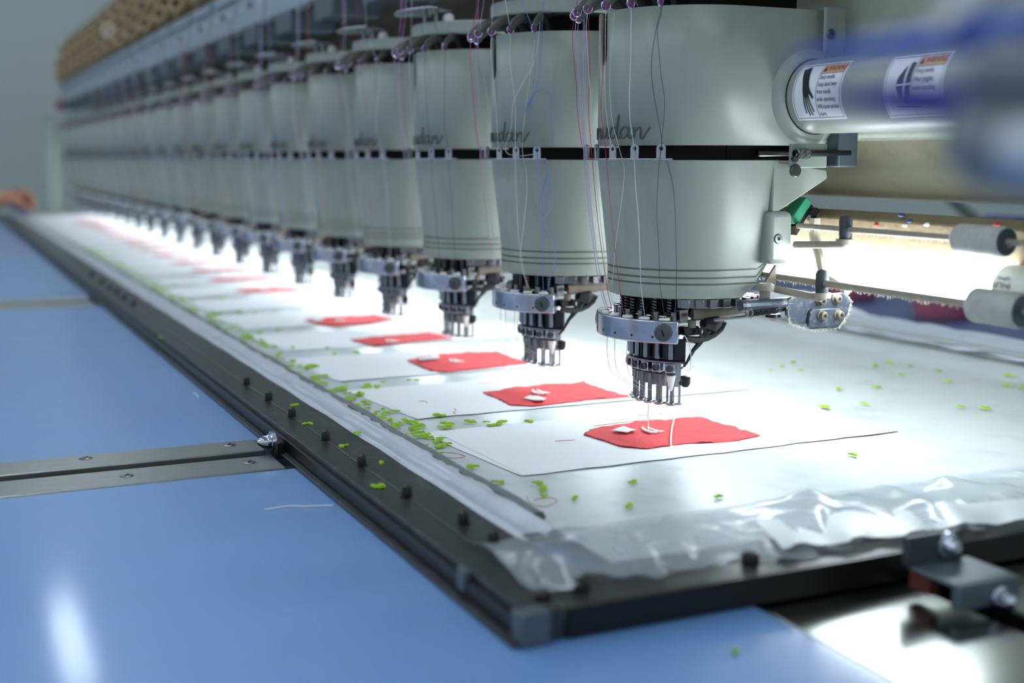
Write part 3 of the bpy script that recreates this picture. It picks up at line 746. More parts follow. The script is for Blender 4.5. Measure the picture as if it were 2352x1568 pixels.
    MB().lathe(q(1574, 888, -.040), (0, 0, 1), [(0, .0028), (.0030, .0046), (.0095, .0048), (.0100, .004)], 12).tube([q(1562, 880, -.035), q(1574, 880, -.040)], .0022, 6).build('thread_sensor', 'black', h)
    return h
head0 = make_head()
tag(head0, 'grey-green embroidery head, nearest and sharpest in the row, beside the warning-labelled arm', 'embroidery head', 'embroidery heads in the row')
FARKEEP = {'upper_cover', 'lower_cover', 'inner_block', 'groove', 'turret_core', 'lid', 'neck', 'thread_comb', 'comb_tab', 'guide_plate', 'thread_ring', 'clamp_screw', 'take_up_lever',
           'eyelet', 'needle_case', 'presser_foot', 'needle_clamp', 'turret_drum', 'index_rack', 'script_lettering', 'gap_core', 'knob'}
for k in range(1, 21):
    c = copy_tree(head0, None, None if k < 9 else FARKEEP)
    c.location = (AX + PP*k, AY, 0)
    c['label'] = 'grey-green embroidery head, %s of the row to the camera' % (nth(k)) if k < 20 else 'grey-green embroidery head at the far end of the row by the post'
# pieces only the nearest head shows: trimmer linkage with the four-bolt plate
q = lambda px, py, x=-.075: onX(px, py, x) - Vector((AX, AY, 0))
lk = MB().prism([q(*p) for p in [(1808,700),(1813,684),(1822,680),(1938,672),(1953,682),(1955,700),(1948,722),(1926,752),(1862,756),(1852,744),(1822,742),(1806,724)]], (.003, 0, 0)).build('link_plate', 'grey_plate', head0, bevel=.0008)
MB().prism([q(px, py, -.079) for px, py in [(1862,716),(1868,710),(1935,707),(1944,714),(1926,749),(1857,752)]], (.0035, 0, 0)).build('lower_plate', 'grey_plate', lk, bevel=.0008)
for (px, py) in [(1884, 690), (1920, 685), (1887, 724), (1925, 722)]:
    x = -.075 if py < 700 else -.079
    bt = MB().lathe(q(px, py, x), (-1, 0, 0), [(0, .0052), (.0012, .0052), (.0014, .0040), (.005, .0038), (.0055, .0030), (.0056, .0016)], 14).build('bolt', 'brass', lk)
    MB().cyl(q(px, py, x) + Vector((-.0050, 0, 0)), q(px, py, x) + Vector((-.0058, 0, 0)), .0016, n=6).build('hex_socket', 'void', bt)
MB().tube([q(1700, 702, -.07), q(1760, 698, -.07), q(1815, 694, -.07)], .0052, 10).build('link_bar', 'grey_plate', head0)
MB().tube([q(1640, 735, -.07), q(1720, 726, -.07), q(1820, 708, -.07)], .0016, 6).build('link_wire', 'steel', head0)
c_ = [q(1722, 720, -.078).lerp(q(1785, 712, -.078), t/110) + Vector((0, .0028*cos(t*1.0), .0028*sin(t*1.0))) for t in range(111)]
MB().tube(c_, .0006, 4).build('tension_spring', 'dark_steel', head0)
MB().torus(q(1721, 719, -.078), (1, -.2, 0), .0034, .0016, 14, 6).build('spring_eye', 'steel', head0)
MB().lathe(q(1775, 735, -.06), (0, 0, 1), [(0, .003), (.003, .0075), (.006, .007)], 12).build('lint_cap', 'dark_steel', head0)
MB().lathe(q(1756, 690, -.064), (0, 0, 1), [(0, .005), (.009, .005), (.0095, .0085), (.014, .0085), (.016, .006)], 14).build('guide_roller', 'dust_rod', head0)
fz = fuzz([q(1812, 690), q(1822, 678), q(1940, 671), q(1955, 690), q(1946, 722), q(1926, 753), q(1860, 757), q(1815, 742), q(1808, 700)], 700, .0036, .00010, 'lint_fuzz', '', head0, 31)
MB().prism([q(px, py, -.058) for px, py in [(1783, 608), (1782, 655), (1757, 650)]], (.003, 0, 0)).build('rear_gusset', 'brass', head0)

# ------------------------------------------------------------------ machine beam and end arm
BX0, BX1 = -.75, 5.42
bm_ = empty('machine_beam', (BX0, .20, .24))
bo = Vector(bm_.location)
def bpart(b, name, m, **k):
    o = b.build(name, m, bm_, **k); o.location = -bo; return o
bpart(MB().box((BX0, .168, .2925), (BX1, .42, .60)), 'upper_panel', 'panel_paint', bevel=.010)
prof = [(.42, .31), (.42, .255), (.40, .238), (.205, .238)] + [(.205 - .022*sin(rad(a)), .260 - .022*cos(rad(a))) for a in range(10, 91, 10)] + [(.183, .31)]
bpart(MB().prism([(BX0, y, z) for y, z in prof], (BX1 - BX0, 0, 0)), 'lower_panel', 'beam_paint')
tag(bm_, 'long cream-grey machine beam running behind the embroidery heads', 'machine beam')
# bracket with spring in the gap beside the first head
e = empty('gap_bracket', (-.075, .115, .27))
ee = Vector(e.location)
def ep(b, name, m, **k): o = b.build(name, m, e, **k); o.location = -ee; return o
ep(MB().box((-.074, .088, .268), (-.070, .128, .2895)), 'plate', 'post', bevel=.0008)
ep(MB().tube([(-.078, .088, .2808), (-.078, .150, .2815)], .0030, 8), 'pin', 'dark_steel')
ep(MB().tube([Vector((-.078 + .0042*cos(t), .090 + .014*t/50, .2808 + .0042*sin(t))) for t in range(51)], .0008, 4), 'spring', 'steel')
s = ep(MB().lathe((-.074, .092, .2655), (-1, 0, 0), [(0, .0058), (.0022, .0058), (.003, .005)], 16), 'screw', 'screw')
ep(MB().cyl((-.074, .0905, .2760), (-.0775, .0905, .2760), .0030, n=10), 'screw', 'screw')
tag(e, 'small bracket with spring and pin in the gap right of the nearest head', 'bracket')
e = tag(MB().box((-.080, .136, .2685), (-.060, .158, .302)).build('hanger_block', 'skirt', bevel=.0015), 'grey square block hanging below the labelled arm', 'block')

# round arm with warning labels
AYC, AZC, AR = .116, .3315, .033
arm = empty('safety_arm', (-.062, AYC, AZC)); ao = Vector(arm.location)
def ap(b, name, m, parent=None, **k):
    o = b.build(name, m, parent or arm, **k)
    if parent is None: o.location = -ao
    return o
ap(MB().lathe((-.071, AYC, AZC), (-1, 0, 0), [(0, AR), (.50, AR), (.505, AR - .003)], 48), 'tube', 'paint')
ap(MB().lathe((-.056, AYC, AZC), (-1, 0, 0), [(0, AR + .012), (.006, AR + .010), (.011, AR + .006), (.014, AR + .002), (.0142, AR - .003)], 40), 'collar', 'paint')
ap(MB().lathe((-.0698, AYC, AZC), (-1, 0, 0), [(0, AR + .0008), (.0012, AR + .0008)], 40), 'joint', 'void')
def tpt(x0, s, th0, t, dr=0.0):
    a = th0 + t / AR; r = AR + dr
    return Vector((x0 - s, AYC - r*cos(a), AZC + r*sin(a)))
def text_data(body, size, align='LEFT', shear=0.0):
    cu = bpy.data.curves.new('lettering', 'FONT'); cu.body = body; cu.size = size; cu.align_x = align; cu.shear = shear; cu.resolution_u = 3
    o = bpy.data.objects.new('lettering', cu); COL.objects.link(o)
    bpy.context.view_layer.update()
    me = bpy.data.meshes.new_from_object(o.evaluated_get(bpy.context.evaluated_depsgraph_get()))
    vs = [v.co.copy() for v in me.vertices]; fs = [tuple(p.vertices) for p in me.polygons]
    bpy.data.objects.remove(o); bpy.data.curves.remove(cu); bpy.data.meshes.remove(me)
    return vs, fs
def lab_shape(parent, name, m, x0, th0, verts, faces, dr):
    if len(faces) == 1:
        bm = bmesh.new(); bm.faces.new([bm.verts.new((v[0], v[1], 0)) for v in verts])
        bmesh.ops.triangulate(bm, faces=bm.faces[:]); bmesh.ops.subdivide_edges(bm, edges=bm.edges[:], cuts=5, use_grid_fill=True)
        bm.verts.index_update(); verts = [v.co.copy() for v in bm.verts]; faces = [tuple(v.index for v in f.verts) for f in bm.faces]; bm.free()
    b = MB(); b.add([tpt(x0, v[0], th0, v[1], dr) for v in verts], faces); return ap(b, name, m, parent, smooth=0)
def lab_rect(parent, name, m, x0, th0, s0, s1, t0, t1, dr):
    b = MB(); b.grid(lambda u, v: tpt(x0, s0 + (s1-s0)*u, th0, t0 + (t1-t0)*v, dr), 2, 12); return ap(b, name, m, parent, smooth=0)
def lab_poly(parent, name, m, x0, th0, poly, dr):
    return lab_shape(parent, name, m, x0, th0, poly, [tuple(range(len(poly)))], dr)
def warning_label(x0, th0, W_, H_, lines, icon):
    base = MB(); base.grid(lambda u, v: tpt(x0, W_*u, th0, H_*v, .0003), 4, 16)
    lb = ap(base, 'warning_label', 'label_white', smooth=60)
    lb['label'] = 'white curved warning label'
    lo = lambda o: setattr(o, 'location', (0, 0, 0))
    m_ = .002; g = .0005
    for (s0, s1, t0, t1) in ((m_, W_-m_, m_, m_+g), (m_, W_-m_, H_-m_-g, H_-m_), (m_, m_+g, m_, H_-m_), (W_-m_-g, W_-m_, m_, H_-m_), (.49*W_, .49*W_+g, m_, H_-m_), (.49*W_, W_-m_, .77*H_, .77*H_+g)):
        lab_rect(lb, 'border', 'label_black', x0, th0, s0, s1, t0, t1, .0005)
    lab_rect(lb, 'orange_header', 'label_orange', x0, th0, .51*W_, .96*W_, .79*H_, .94*H_, .0005)
    lab_poly(lb, 'alert_triangle', 'label_black', x0, th0, [(.53*W_, .81*H_), (.60*W_, .81*H_), (.565*W_, .92*H_)], .0007)
    vs, fs = text_data('WARNING', .0072, shear=.15)
    lab_shape(lb, 'header_text', 'label_black', x0, th0, [(v.x*.66 + .61*W_, v.y + .82*H_) for v in vs], fs, .0007)
    for i, ln in enumerate(lines):
        vs, fs = text_data(ln, .0058)
        lab_shape(lb, 'text_line', 'label_black', x0, th0, [(v.x*.66 + .515*W_, v.y + H_*(.675 - .118*i)) for v in vs], fs, .0006)
    for poly in icon:
        lab_poly(lb, 'pictogram', poly[0], x0, th0, [(x*W_, y*H_) for x, y in poly[1]], poly[2])
    return lb
hand = [('label_black', [(.10, .88), (.24, .93), (.33, .62), (.37, .50), (.34, .40), (.24, .40), (.22, .50), (.20, .60)], .0006),
        ('label_black', [(.36, .54), (.45, .40), (.43, .36), (.35, .46)], .0006),
        ('label_black', [(.235, .42), (.262, .42), (.268, .14), (.248, .13)], .0006), ('label_black', [(.268, .42), (.294, .42), (.325, .10), (.303, .09)], .0006),
        ('label_black', [(.300, .42), (.325, .42), (.378, .10), (.357, .10)], .0006), ('label_black', [(.328, .43), (.352, .43), (.425, .16), (.405, .15)], .0006)]
eye = [('label_black', [(.22, .50), (.24, .62), (.33, .78), (.42, .86), (.48, .84), (.47, .68), (.47, .55), (.46, .38), (.45, .22), (.38, .22), (.30, .30), (.26, .40)], .0006),
       ('label_white', [(.02, .50), (.48, .52), (.48, .545), (.02, .525)], .0008), ('label_white', [(.33, .24), (.36, .24), (.40, .84), (.37, .84)], .0008),
       ('label_black', [(.20, .18), (.60, .16), (.60, .175), (.20, .195)], .0006)]
warning_label(-.0795, rad(-41), .066, .0535, ['Sharp needle.', 'Keep hand away', 'from needle', 'while operating.', 'Will cause serious', 'injury.'], hand)
warning_label(-.1975, rad(-44), .066, .0535, ['Flying needle.', 'Wear goggles', 'while operating.'], eye)
tag(arm, 'cream round arm with curved white warning labels beside the nearest head', 'safety arm')

# ------------------------------------------------------------------ fluorescent tubes under the heads
TY, TZ, TR = .145, .176, .019
for i in range(5):
    x0 = -.332 + 1.13 * i
    e = empty('fluorescent_tube', (x0, TY, TZ))
    MB().cyl((.052, 0, 0), (1.10 - .05, 0, 0), TR, n=28).build('lit_glass', 'glass_lamp', e)
    ends = MB().lathe((.0, 0, 0), (1, 0, 0), [(0, TR*.98), (.052, TR)], 28).build('printed_end', 'tube_end', e)
    MB().lathe((1.05, 0, 0), (1, 0, 0), [(0, TR), (.03, TR*.98)], 28).build('printed_end', 'tube_end', e)
    MB().lathe((-.018, 0, 0), (1, 0, 0), [(0, TR*.9), (.003, TR*1.01), (.018, TR*1.01)], 28).build('metal_cap', 'cap_metal', e)
    MB().lathe((1.08, 0, 0), (1, 0, 0), [(0, TR*1.01), (.015, TR*1.01), (.018, TR*.9)], 28).build('metal_cap', 'cap_metal', e)
    if i == 0:
        def onlamp(s, t): a = t / TR; return Vector((s, -TR*1.012*cos(a), TR*1.012*sin(a)))
        for body, size, s0, t0 in (('PHILIPS', .0066, onY(2322, 662, .127).x - x0, .0062), ('Lighting', .0044, onY(2318, 640, .127).x - x0, .0105)):
            vs, fs = text_data(body, size)
            b = MB(); b.add([onlamp(s0 + v.x * .9, t0 - v.y) for v in vs], fs)
            b.build('printed_lettering', 'label_black', ends, smooth=0)
        MB().lathe((.004, 0, 0), (1, 0, 0), [(0, TR*1.006), (.006, TR*1.006)], 28).build('blue_print', 'blue_plastic', ends)
    tag(e, 'lit white fluorescent tube with printed end beside the nearest head' if i == 0 else 'lit fluorescent tube hidden mostly behind the heads, number %s along the beam' % ['', 'two', 'three', 'four', 'five'][i], 'lamp tube', 'fluorescent tubes under the beam')
e = empty('lamp_housing', (BX0, .175, .20))
MB().prism([(0, -.022, -.007), (0, .03, -.007), (0, .03, .026), (0, -.014, .0285), (0, -.024, .022)], (BX1 - BX0, 0, 0)).build('dusty_channel', 'housing', e, bevel=.002)
b = MB(); R_ = rng(21)
tag(e, 'brown dusty lamp channel above the fluorescent tube, covered in lint', 'lamp channel')
f_ = fuzz([(-.5, .1525, .1935), (.3, .1525, .1935)], 900, .004, .00012, 'lint_fuzz', '', e, 5)
f_.location = -Vector(e.location)
R_ = rng(9)
for px, py, m in [(2290, 520, 'red_thread'), (2090, 512, 'blue_cloth'), (2080, 522, 'lint'), (2015, 520, 'red_thread'), (2130, 520, 'lint'), (2070, 498, 'blue_cloth')]:
    o = MB().lathe((0, 0, 0), (0, 0, 1), [(0, .001), (.001, .003), (.0025, .0025), (.0035, .0006)], 8).build('fluff', m, e)
    o.location = onY(px, py, .152) - Vector(e.location); o.scale = (1.2, 1, 1)

# ------------------------------------------------------------------ trimmer rods with rollers and clamps
def rod(y, z, r, x0, x1, roller_x, rr, clampx, arm_px, label):
    e = empty('trimmer_rod', (x0, y, z))
    MB().cyl((0, 0, 0), (x1 - x0, 0, 0), r, n=14).build('rod', 'dust_rod', e)
    MB().lathe((roller_x[1] - x0, 0, 0), (roller_x[0] - roller_x[1], 0, 0), [(0, rr*.8), (.003, rr), (roller_x[1]-roller_x[0]-.004, rr), (roller_x[1]-roller_x[0], rr*.93)], 28).build('roller', 'roller', e)
    MB().lathe((roller_x[0] - x0 - .0006, 0, 0), (1, 0, 0), [(0, rr*.86), (.001, rr*.86)], 24).build('roller_end', 'skirt', e)
    MB().lathe((clampx - x0, 0, -.010), (0, 0, 1), [(0, .0055), (.006, .0060), (.018, .0060), (.0215, .0045), (.0225, .001)], 16).build('clamp_post', 'clamp_dark', e)
    MB().lathe((clampx - x0, 0, -.019), (0, 0, 1), [(.004, .0035), (.006, .0045), (.006, .0085), (.0105, .0085)], 14).build('clamp_base', 'dust_rod', e)
    p = onX(arm_px[0], arm_px[1], -.062)
    MB().tube([Vector((clampx - x0, 0, -.0135)), p - Vector((x0, y, z))], .0042, 10, flat=((0, 0, 1), .8)).build('clamp_arm', 'dust_rod', e)
    fuzz([(-.1 + .18, 0, -r), (.55, 0, -r)], 420, .0035, .00011, 'lint_fuzz', '', e, int(z*1000))
    tag(e, label, 'rod')
    return e
x1_, x2_ = onY(2200, 548, .12).x, onY(2312, 560, .12).x
rod(.12, .2140, .0026, -.55, 5.2, (x2_, x1_), .0118, -.113, (1826, 562), 'upper dusty trimmer rod with grey roller in front of the lamp')
x1_, x2_ = onY(2238, 690, .10).x, onY(2352, 705, .10).x
rod(.10, .1665, .0031, -.55, 5.2, (x2_, x1_), .0135, -.108, (1782, 664), 'lower dusty trimmer rod with grey roller below the lamp tube')
# hanging sleeve, green block, black bolt
tag(MB().tube(smooth_path([onY(1872, 500, .135), onY(1872, 545, .135), onY(1885, 590, .13), onY(1898, 630, .13), (-.108, .13, .160)], 5), .0052, 10).build('cable_sleeve', 'dust_rod'),
    'bent dusty beige cable sleeve hanging in front of the lamp', 'cable')
e = empty('green_magnet', onX(1842, 485, -.045)); ee = Vector(e.location)
qq = lambda px, py: onX(px, py, -.045) - ee
MB().prism([qq(*p) for p in [(1852, 452), (1866, 466), (1838, 512), (1822, 515), (1818, 500)]], (.018, 0, 0)).build('block', 'green_plastic', e, bevel=.001)
MB().prism([qq(*p) for p in [(1864, 470), (1868, 473), (1830, 540), (1824, 520)]], (.016, 0, 0)).build('backing', 'black', e)
MB().cyl(qq(1856, 496), qq(1873, 487), .0052, n=10).cyl(qq(1870, 489), qq(1878, 484), .0035, n=10).build('bolt', 'black', e)
tag(e, 'green block with black bolt tucked behind the nearest head', 'block')
# ------------------------------------------------------------------ upper rack: tension panels, cones, dark interior beam
tag(MB().box((-.6, .118, .446), (5.40, .34, .612)).build('interior_shade_beam', 'brown', bevel=.006), 'dark brown beam standing in for the shaded machine interior behind the thread guides', 'beam')  # dark brown carries the shade of the machine interior in its colour
def make_panel():
    e = empty('tension_panel', (0, -.02, .53))
    MB().prism([(-.119, -.010, .0), (-.119, .006, -.003), (-.119, .026, .092), (-.119, .010, .095)], (.238, 0, 0)).build('panel', 'panel', e, bevel=.002)
    MB().prism([(-.075, -.012, -.036), (-.075, .07, -.036), (-.075, .07, .0), (-.075, -.012, .0)], (.10, 0, 0)).build('guide_skirt', 'skirt', e, bevel=.003)
    MB().prism([(-.118, -.004, .066), (-.118, .004, .066), (-.118, .008, .086), (-.118, .0, .086)], (.20, 0, 0)).build('ridge', 'panel', e, bevel=.001)
    for i in range(3):
        x = -.07 + .07 * i
        MB().lathe((x, -.004 + .0105, .040), (0, -1, .15), [(0, .013), (.004, .013), (.0045, .007), (.010, .006), (.012, .003)], 12).build('tension_disc', 'fit_light' if i != 1 else 'void', e)
    return e
pan0 = make_panel()
for k in range(3, 22):
    c = pan0 if k == 3 else copy_tree(pan0)
    c.location = (PP*k, -.022, .53)
    tag(c, 'grey thread tension panel above the %s head' % (nth(k) if k < 21 else 'farthest post side of the row beyond the last'), 'tension panel', 'tension panels above the heads')
# cone rack: boards, and cones tilted forward on their pegs with dark cores showing
TIERS = [(-.004, .648), (.006, .705), (.016, .762)]
for i, (y, z) in enumerate(TIERS):
    tag(MB().prism([(1.2, y + .012, z - .030), (1.2, y + .020, z - .030), (1.2, y + .030, z + .026), (1.2, y + .022, z + .026)], (4.22, 0, 0)).build('cone_board', 'shelf_wood', bevel=.001),
        ['lowest', 'middle', 'topmost'][i] + ' long tan board carrying the thread cones', 'board')
tag(MB().box((1.2, .02, .812), (5.42, .055, .828)).build('rack_rail', 'greenrail', bevel=.003), 'dark green rail along the top of the cone rack', 'rail')
cax = Vector((-.72, -.62, .30)).normalized()
prof_ = [(0, .016), (.001, .029), (.006, .030), (.044, .023), (.046, .020), (.046, .0125), (.040, .012)]
cone_b = MB().lathe((0, 0, 0), cax, prof_, 16).mesh('cone', 'cone')
cone_p = MB().lathe((0, 0, 0), cax, prof_, 16).mesh('cone', 'cone_pale')
core_m = MB().lathe(cax * .0395, cax, [(0, .0125), (.004, .0125)], 12).mesh('core', 'void')
R_ = rng(55)
for i, (y, z) in enumerate(TIERS):
    nm = ['lowest', 'middle', 'topmost'][i]
    for j in range(16):
        x = 1.5 + .25 * j + (.125 if i % 2 else .03)
        if x > 5.38: continue
        o = bpy.data.objects.new('thread_cone', cone_p if R_.random() < .1 else cone_b); COL.objects.link(o)
        o.location = (x, y, z - .006)
        c_ = bpy.data.objects.new('core', core_m); COL.objects.link(c_); c_.parent = o
        tag(o, 'blurred tan thread cone with dark core on the %s board of the far rack' % nm, 'thread cone', 'thread cones on the %s board' % nm)
# machine end post
e = empty('end_post', (5.40, -.065, 0))
MB().box((-.03, -.040, 0), (.05, .035, .485)).build('column', 'post', e, bevel=.006)
MB().box((-.04, -.055, 0), (.06, .06, .012)).build('foot_plate', 'post', e, bevel=.002)
tag(e, 'blurred pale post at the far end of the machine', 'post')
tag(MB().lathe((5.22, -.03, .500), (0, 0, 1), [(0, .02), (.006, .026), (.03, .026), (.036, .02)], 14).build('red_button', mat('red_button', (150, 40, 46), .5)), 'dark red knob above the far end heads', 'knob')

# ------------------------------------------------------------------ threads on the heads
TC = {'lilac': mat('lilac_thread', (196, 172, 214), .5), 'pale': mat('pale_thread', (206, 212, 218), .5), 'crimson': mat('crimson_thread', (188, 44, 66), .5),
      'navy': mat('navy_thread', (44, 52, 68), .5), 'blue': mat('blue_thread', (96, 126, 206), .5), 'orange': mat('orange_thread', (214, 128, 70), .5),
      'pink': mat('pink_thread', (216, 116, 180), .5), 'green': mat('green_thread', (40, 120, 92), .5), 'cream': mat('cream_thread', (196, 204, 176), .5), 'red': M['red_thread']}
W3 = lambda k, p: Vector((AX + PP*k, AY, 0)) + p
def hthread(k, i, col, seed, upper=True, lower=True, slack=0.0, rank=''):
    R_ = rng(seed); a = ANG[i]; j = lambda s: R_.uniform(-s, s)
    pts = []
    if upper: pts += [pol(.100, a*.7, .500 + (.05 if k > 0 else 0)), pol(.100, a*.7, .4585)]
    pts += [pol(.1086, a, .4070)]
    n = 6
    for t in range(1, n):
        u = t / n; pts.append(pol(.1086 + (.0992-.1086)*u + .0025 + j(.0005) + slack*sin(pi*u)*.4, a + j(.35) + slack*120*sin(pi*u*2), .4070 + (.2880-.4070)*u))
    pts += [pol(.0995, a, .2855)]
    if lower:
        for t in range(1, 5):
            u = t / 5; pts.append(pol(.0995 - .019*u + .002, a + j(.5) + slack*150*sin(pi*u), .2855 - .150*u))
        pts += [pol(.0765, a, .1345), pol(.0765, a, .1320)]
    return thread('upper_thread', smooth_path([W3(k, p) for p in pts], 3), .00027 if k < 4 else .00045, TC[col],
                  '%s%s thread strung down the front of the %s head' % (rank, {'pale': 'pale grey', 'cream': 'pale cream', 'navy': 'dark navy'}.get(col, col), nth(k)), 'thread',
                  'threads of the %s head' % nth(k), 4)
SETS = {0: ['lilac', 'crimson', 'lilac', 'pale', 'cream', 'pale', 'navy'], 1: ['lilac', 'crimson', 'pink', 'lilac', 'pale', 'pale', 'blue'],
        2: ['crimson', 'lilac', 'pink', 'lilac', 'pale', 'navy', 'navy'], 3: ['lilac', 'crimson', 'lilac', 'pale', 'green', 'crimson', 'pale']}
R_ = rng(12)
for k in range(0, 16):
    cs = SETS.get(k) or [R_.choice(['lilac', 'pale', 'pale', 'crimson', 'orange', 'navy', 'lilac']) for _ in range(7)]
    for i, c in enumerate(cs):
        use = [n for n in range(7) if k < 4 or n in (1, 2, 3, 5)]
        if i not in use: continue
        same = [n for n in use if cs[n] == c]
        rank = '' if len(same) == 1 else ['leftmost ', 'second from left ', 'third from left ', 'fourth from left '][same.index(i)]
        hthread(k, i, c, 1000 + k*10 + i, lower=(i in (2, 3, 5, 6)), slack=.0 if i < 3 else R_.uniform(-.02, .02), rank=rank)
# extra, slack threads of the two nearest heads
def cpath(px, k, r, col, label, rr=.0003):
    """points on the cover surface of head k: (angle, height) pairs"""
    return thread('upper_thread', smooth_path([W3(k, pol(r if z > .285 else min(r, r - (r - .0775) * (.285 - z) / .150 + (.004 if .15 < z else 0)), a, z)) for a, z in px], 5), rr, TC[col], label, 'thread', None, 4)
cpath([(42, .408), (38, .385), (36, .35), (42, .30), (44, .284), (50, .25), (52, .20), (52, .150), (50, .1325)], 0, .0895, 'navy', 'second dark navy thread crossing the face of the nearest head')
cpath([(8, .407), (5, .37), (4, .34), (7, .31), (14, .284), (18, .26), (10, .20), (4, .16)], 0, .0885, 'cream', 'pale loose thread waving left of the lettering on nearest head')
cpath([(44, .42), (40, .38), (30, .355), (22, .335), (20, .31), (14, .285), (26, .279), (40, .281)], 1, .0885, 'pale', 'white slack thread looping over the face of the second head')
cpath([(46, .44), (44, .38), (42, .355), (36, .335), (32, .325), (40, .345), (50, .345), (52, .32), (53, .288)], 1, .0885, 'blue', 'loose blue thread looping on the second head upper cover')
cpath([(46, .274), (50, .265), (46, .245), (42, .225), (46, .215), (51, .225), (48, .245), (50, .262), (46, .215), (52, .19), (55, .17), (50, .150), (48, .134)], 1, .0885, 'blue', 'knotted blue thread hanging on the second head lower cover')
cpath([(40, .40), (36, .36), (32, .32), (30, .286), (34, .25), (30, .20), (26, .165), (32, .134)], 1, .0885, 'cream', 'pale thread curving down the second head')
for a_, c_, l_ in ((-10, 'crimson', 'crimson'), (-18, 'lilac', 'lilac'), (4, 'crimson', 'second crimson'), (-24, 'lilac', 'outermost lilac')):
    cpath([(a_, .405), (a_ + 3, .36), (a_ + 2, .32), (a_ + 6, .286), (a_ + 8, .22), (a_ + 9, .16), (a_ + 7, .1325)], 0, .100, c_, l_ + ' thread in the bundle at left of nearest head')
# threads from the ring to the needles of the nearest heads
for k in (0, 1):
    for i, a in enumerate((-14.7, 0, 14.7)):
        b0 = W3(k, pol(.0765, a, .1095)); b1 = W3(k, pol(.050, a + 10, .058))
        mid = (b0 + b1) / 2 + Vector((.004, -.010, -.008))
        thread('needle_thread', smooth_path([b0, mid, b1], 6), .0003, TC[['pale', 'cream', 'lilac'][i]], 'fine thread curving from chrome ring to needles of the %s head' % nth(k), 'thread', 'fine needle threads of the %s head' % nth(k), 4)
thread('needle_thread', smooth_path([W3(0, pol(.083, 58, .118)), W3(0, pol(.080, 62, .105)), W3(0, pol(.078, 62, .085)), onX(1568, 842, -.06)], 6), .0004, TC['pale'], 'white thread running from the ring end to the picker hook')
lint(W3(0, pol(.071, 46, .1312)), .0036, .5, 'green lint scrap caught on top of the nearest chrome ring', None, 2)

# ------------------------------------------------------------------ foreground right: grey tool with two blue arms
e = empty('hand_tool', atD(2260, 290, .288)); ee = Vector(e.location)
t_ = lambda px, py, d: atD(px, py, d * .86) - ee
MB().tube(smooth_path([t_(1820, 132, .39), t_(1930, 118, .38), t_(2080, 100, .37), t_(2260, 78, .345), t_(2460, 50, .33)], 4), [.0008 + .0034 * min(1, i / 11) for i in range(17)], 12).build('blue_arm', 'snip_blue', e)
a_ = MB().tube(smooth_path([t_(1900, 215, .40), t_(2010, 226, .38), t_(2120, 232, .36), t_(2230, 236, .345), t_(2320, 240, .335)], 4), [.0010 + .0040 * min(1, i / 7) for i in range(17)], 12).build('blue_arm', 'snip_navy', e)
bd = MB().tube(smooth_path([t_(2185, 300, .345), t_(2235, 320, .34), t_(2300, 335, .335), t_(2420, 350, .33)], 4), [.004, .006, .0075, .0085, .0092, .0098, .0104, .0108, .011, .0112, .0114, .0115, .0115], 18).build('body', 'fit_grey', e)
MB().tube(smooth_path([t_(2240, 160, .34), t_(2310, 165, .335), t_(2430, 175, .33)], 4), [.005, .0066, .0076, .0082, .0086, .0088, .009, .009, .009], 16).build('upper_jaw', 'fit_grey', bd)
MB().tube(smooth_path([t_(2290, 330, .328), t_(2350, 340, .325), t_(2440, 350, .322)], 4), [.003, .005, .0062, .0066, .0068, .007, .007, .007, .007], 14).build('pale_knob', 'fit_light', bd)
MB().tube([t_(2150, 70, .345), t_(2220, 10, .345), t_(2300, -60, .345)], [.002, .0042, .005], 12).build('pale_tip', 'fit_light', bd)
tag(e, 'blurred grey metal tool with two blue arms in the right foreground', 'tool')

# ------------------------------------------------------------------ background behind the machine, seen below the beam
tag(MB().box((-.6, .84, -.075), (4.5, 2.2, -.045)).build('cutting_table', 'blue_cloth', bevel=.01), 'blurred dark blue work table behind the back rail', 'table')
for i, (px, py, s, lab) in enumerate([(1950, 652, .11, 'blurred pink bundle on the blue back table, left one'), (2165, 690, .10, 'blurred pink bundle on the blue back table, right one')]):
    p = onZ(px, py, -.01)
    tag(MB().lathe((0, 0, 0), (0, 0, 1), [(-.034, s*.50), (-.015, s*.60), (.01, s*.62), (.018, s*.45), (.022, s*.1)], 20).build('fabric_bundle', 'pink', loc=p), lab, 'bundle')
p0, p1 = onY(2185, 455, 2.6), onY(2245, 510, 2.6)
tag(MB().cyl(p0 + (p0-p1)*4, p1 + (p1-p0)*2, .02, n=10).build('green_brace', 'greenrail'), 'blurred green diagonal brace behind the lamp channel', 'brace')
p = onY(2320, 503, 2.4)
tag(MB().box((-.07, -.05, -.10), (.07, .05, .012)).build('blue_box', 'blue_cloth', loc=p, bevel=.01), 'blurred dark blue box behind the lamp channel', 'box')

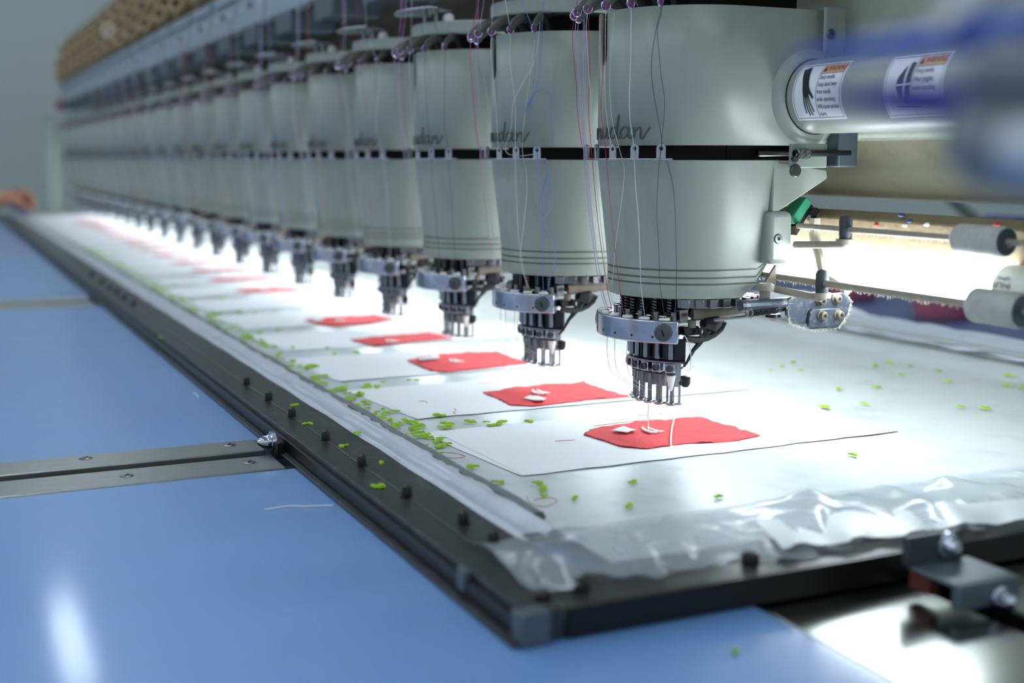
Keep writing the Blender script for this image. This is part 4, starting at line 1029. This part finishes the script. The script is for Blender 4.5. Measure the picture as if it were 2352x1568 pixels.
# ------------------------------------------------------------------ worker's hand at the far left
def skin_mesh(name, joints, edges, radii, m, parent, sub=2):
    me = bpy.data.meshes.new(name); me.from_pydata([tuple(j) for j in joints], edges, [])
    o = bpy.data.objects.new(name, me); COL.objects.link(o)
    md = o.modifiers.new('skin', 'SKIN'); md.use_smooth_shade = True
    for i, r in enumerate(radii):
        me.skin_vertices[0].data[i].radius = (r, r) if not isinstance(r, tuple) else r
    me.skin_vertices[0].data[0].use_root = True
    s = o.modifiers.new('sub', 'SUBSURF'); s.levels = sub; s.render_levels = sub
    me.materials.append(M[m]); o.parent = parent
    return o
HX = 5.0
g = lambda px, py, dx=0.0: onX(px, py, HX + dx) 
person = empty('person', g(20, 470)); po = Vector(person.location)
J = [g(8, 458), g(-25, 462), g(-110, 455), g(-210, 440), g(30, 450, .0), g(44, 448)]
E_ = [(0, 1), (1, 2), (2, 3), (0, 4), (4, 5)]
Rr = [.034, .030, .036, .046, (.042, .030), (.036, .026)]
def finger(base, pts, r0):
    i0 = len(J); prev = base
    for n, p in enumerate(pts):
        J.append(p); E_.append((prev, len(J) - 1)); Rr.append(r0 * (1 - .09*n)); prev = len(J) - 1
finger(5, [g(58, 440, -.03), g(72, 447, -.035), g(80, 462, -.03), g(72, 476, -.025)], .0105)
finger(5, [g(60, 446, -.01), g(75, 455, -.012), g(80, 470, -.012), g(70, 482, -.012)], .0105)
finger(5, [g(56, 452, .012), g(68, 462, .012), g(70, 476, .01), g(60, 486, .008)], .0100)
finger(5, [g(50, 456, .03), g(60, 466, .03), g(60, 478, .026), g(50, 486, .02)], .0090)
finger(4, [g(38, 466, -.045), g(52, 474, -.05), g(64, 480, -.045)], .0115)
J = [p - po for p in J]
sk = skin_mesh('arm_and_hand', J, E_, Rr, 'skin', person)
tag(person, 'bare forearm and bent hand reaching in at far left above the film', 'person')
pen = empty('marking_pen', g(62, 500)); pe = Vector(pen.location)
MB().tube([g(60, 497) - pe, g(56, 486) - pe, g(40, 478) - pe, g(22, 470) - pe], [.004, .009, .009, .008], 10).build('barrel', 'blue_plastic', pen)
MB().tube([g(62, 503) - pe, g(60, 497) - pe], [.0015, .004], 8).build('tip', 'black', pen)
tag(pen, 'blurred blue pen held in the hand at far left', 'pen')

# ------------------------------------------------------------------ the design space above is mirrored in Y; turn it into the real one
MIR = Matrix.Diagonal((1, -1, 1, 1))
done = set()
for o in list(bpy.data.objects):
    if o.type == 'CAMERA': continue
    o.location.y *= -1; o.rotation_euler.z *= -1
    if o.type == 'MESH' and o.data.name not in done:
        done.add(o.data.name); o.data.transform(MIR); o.data.flip_normals()
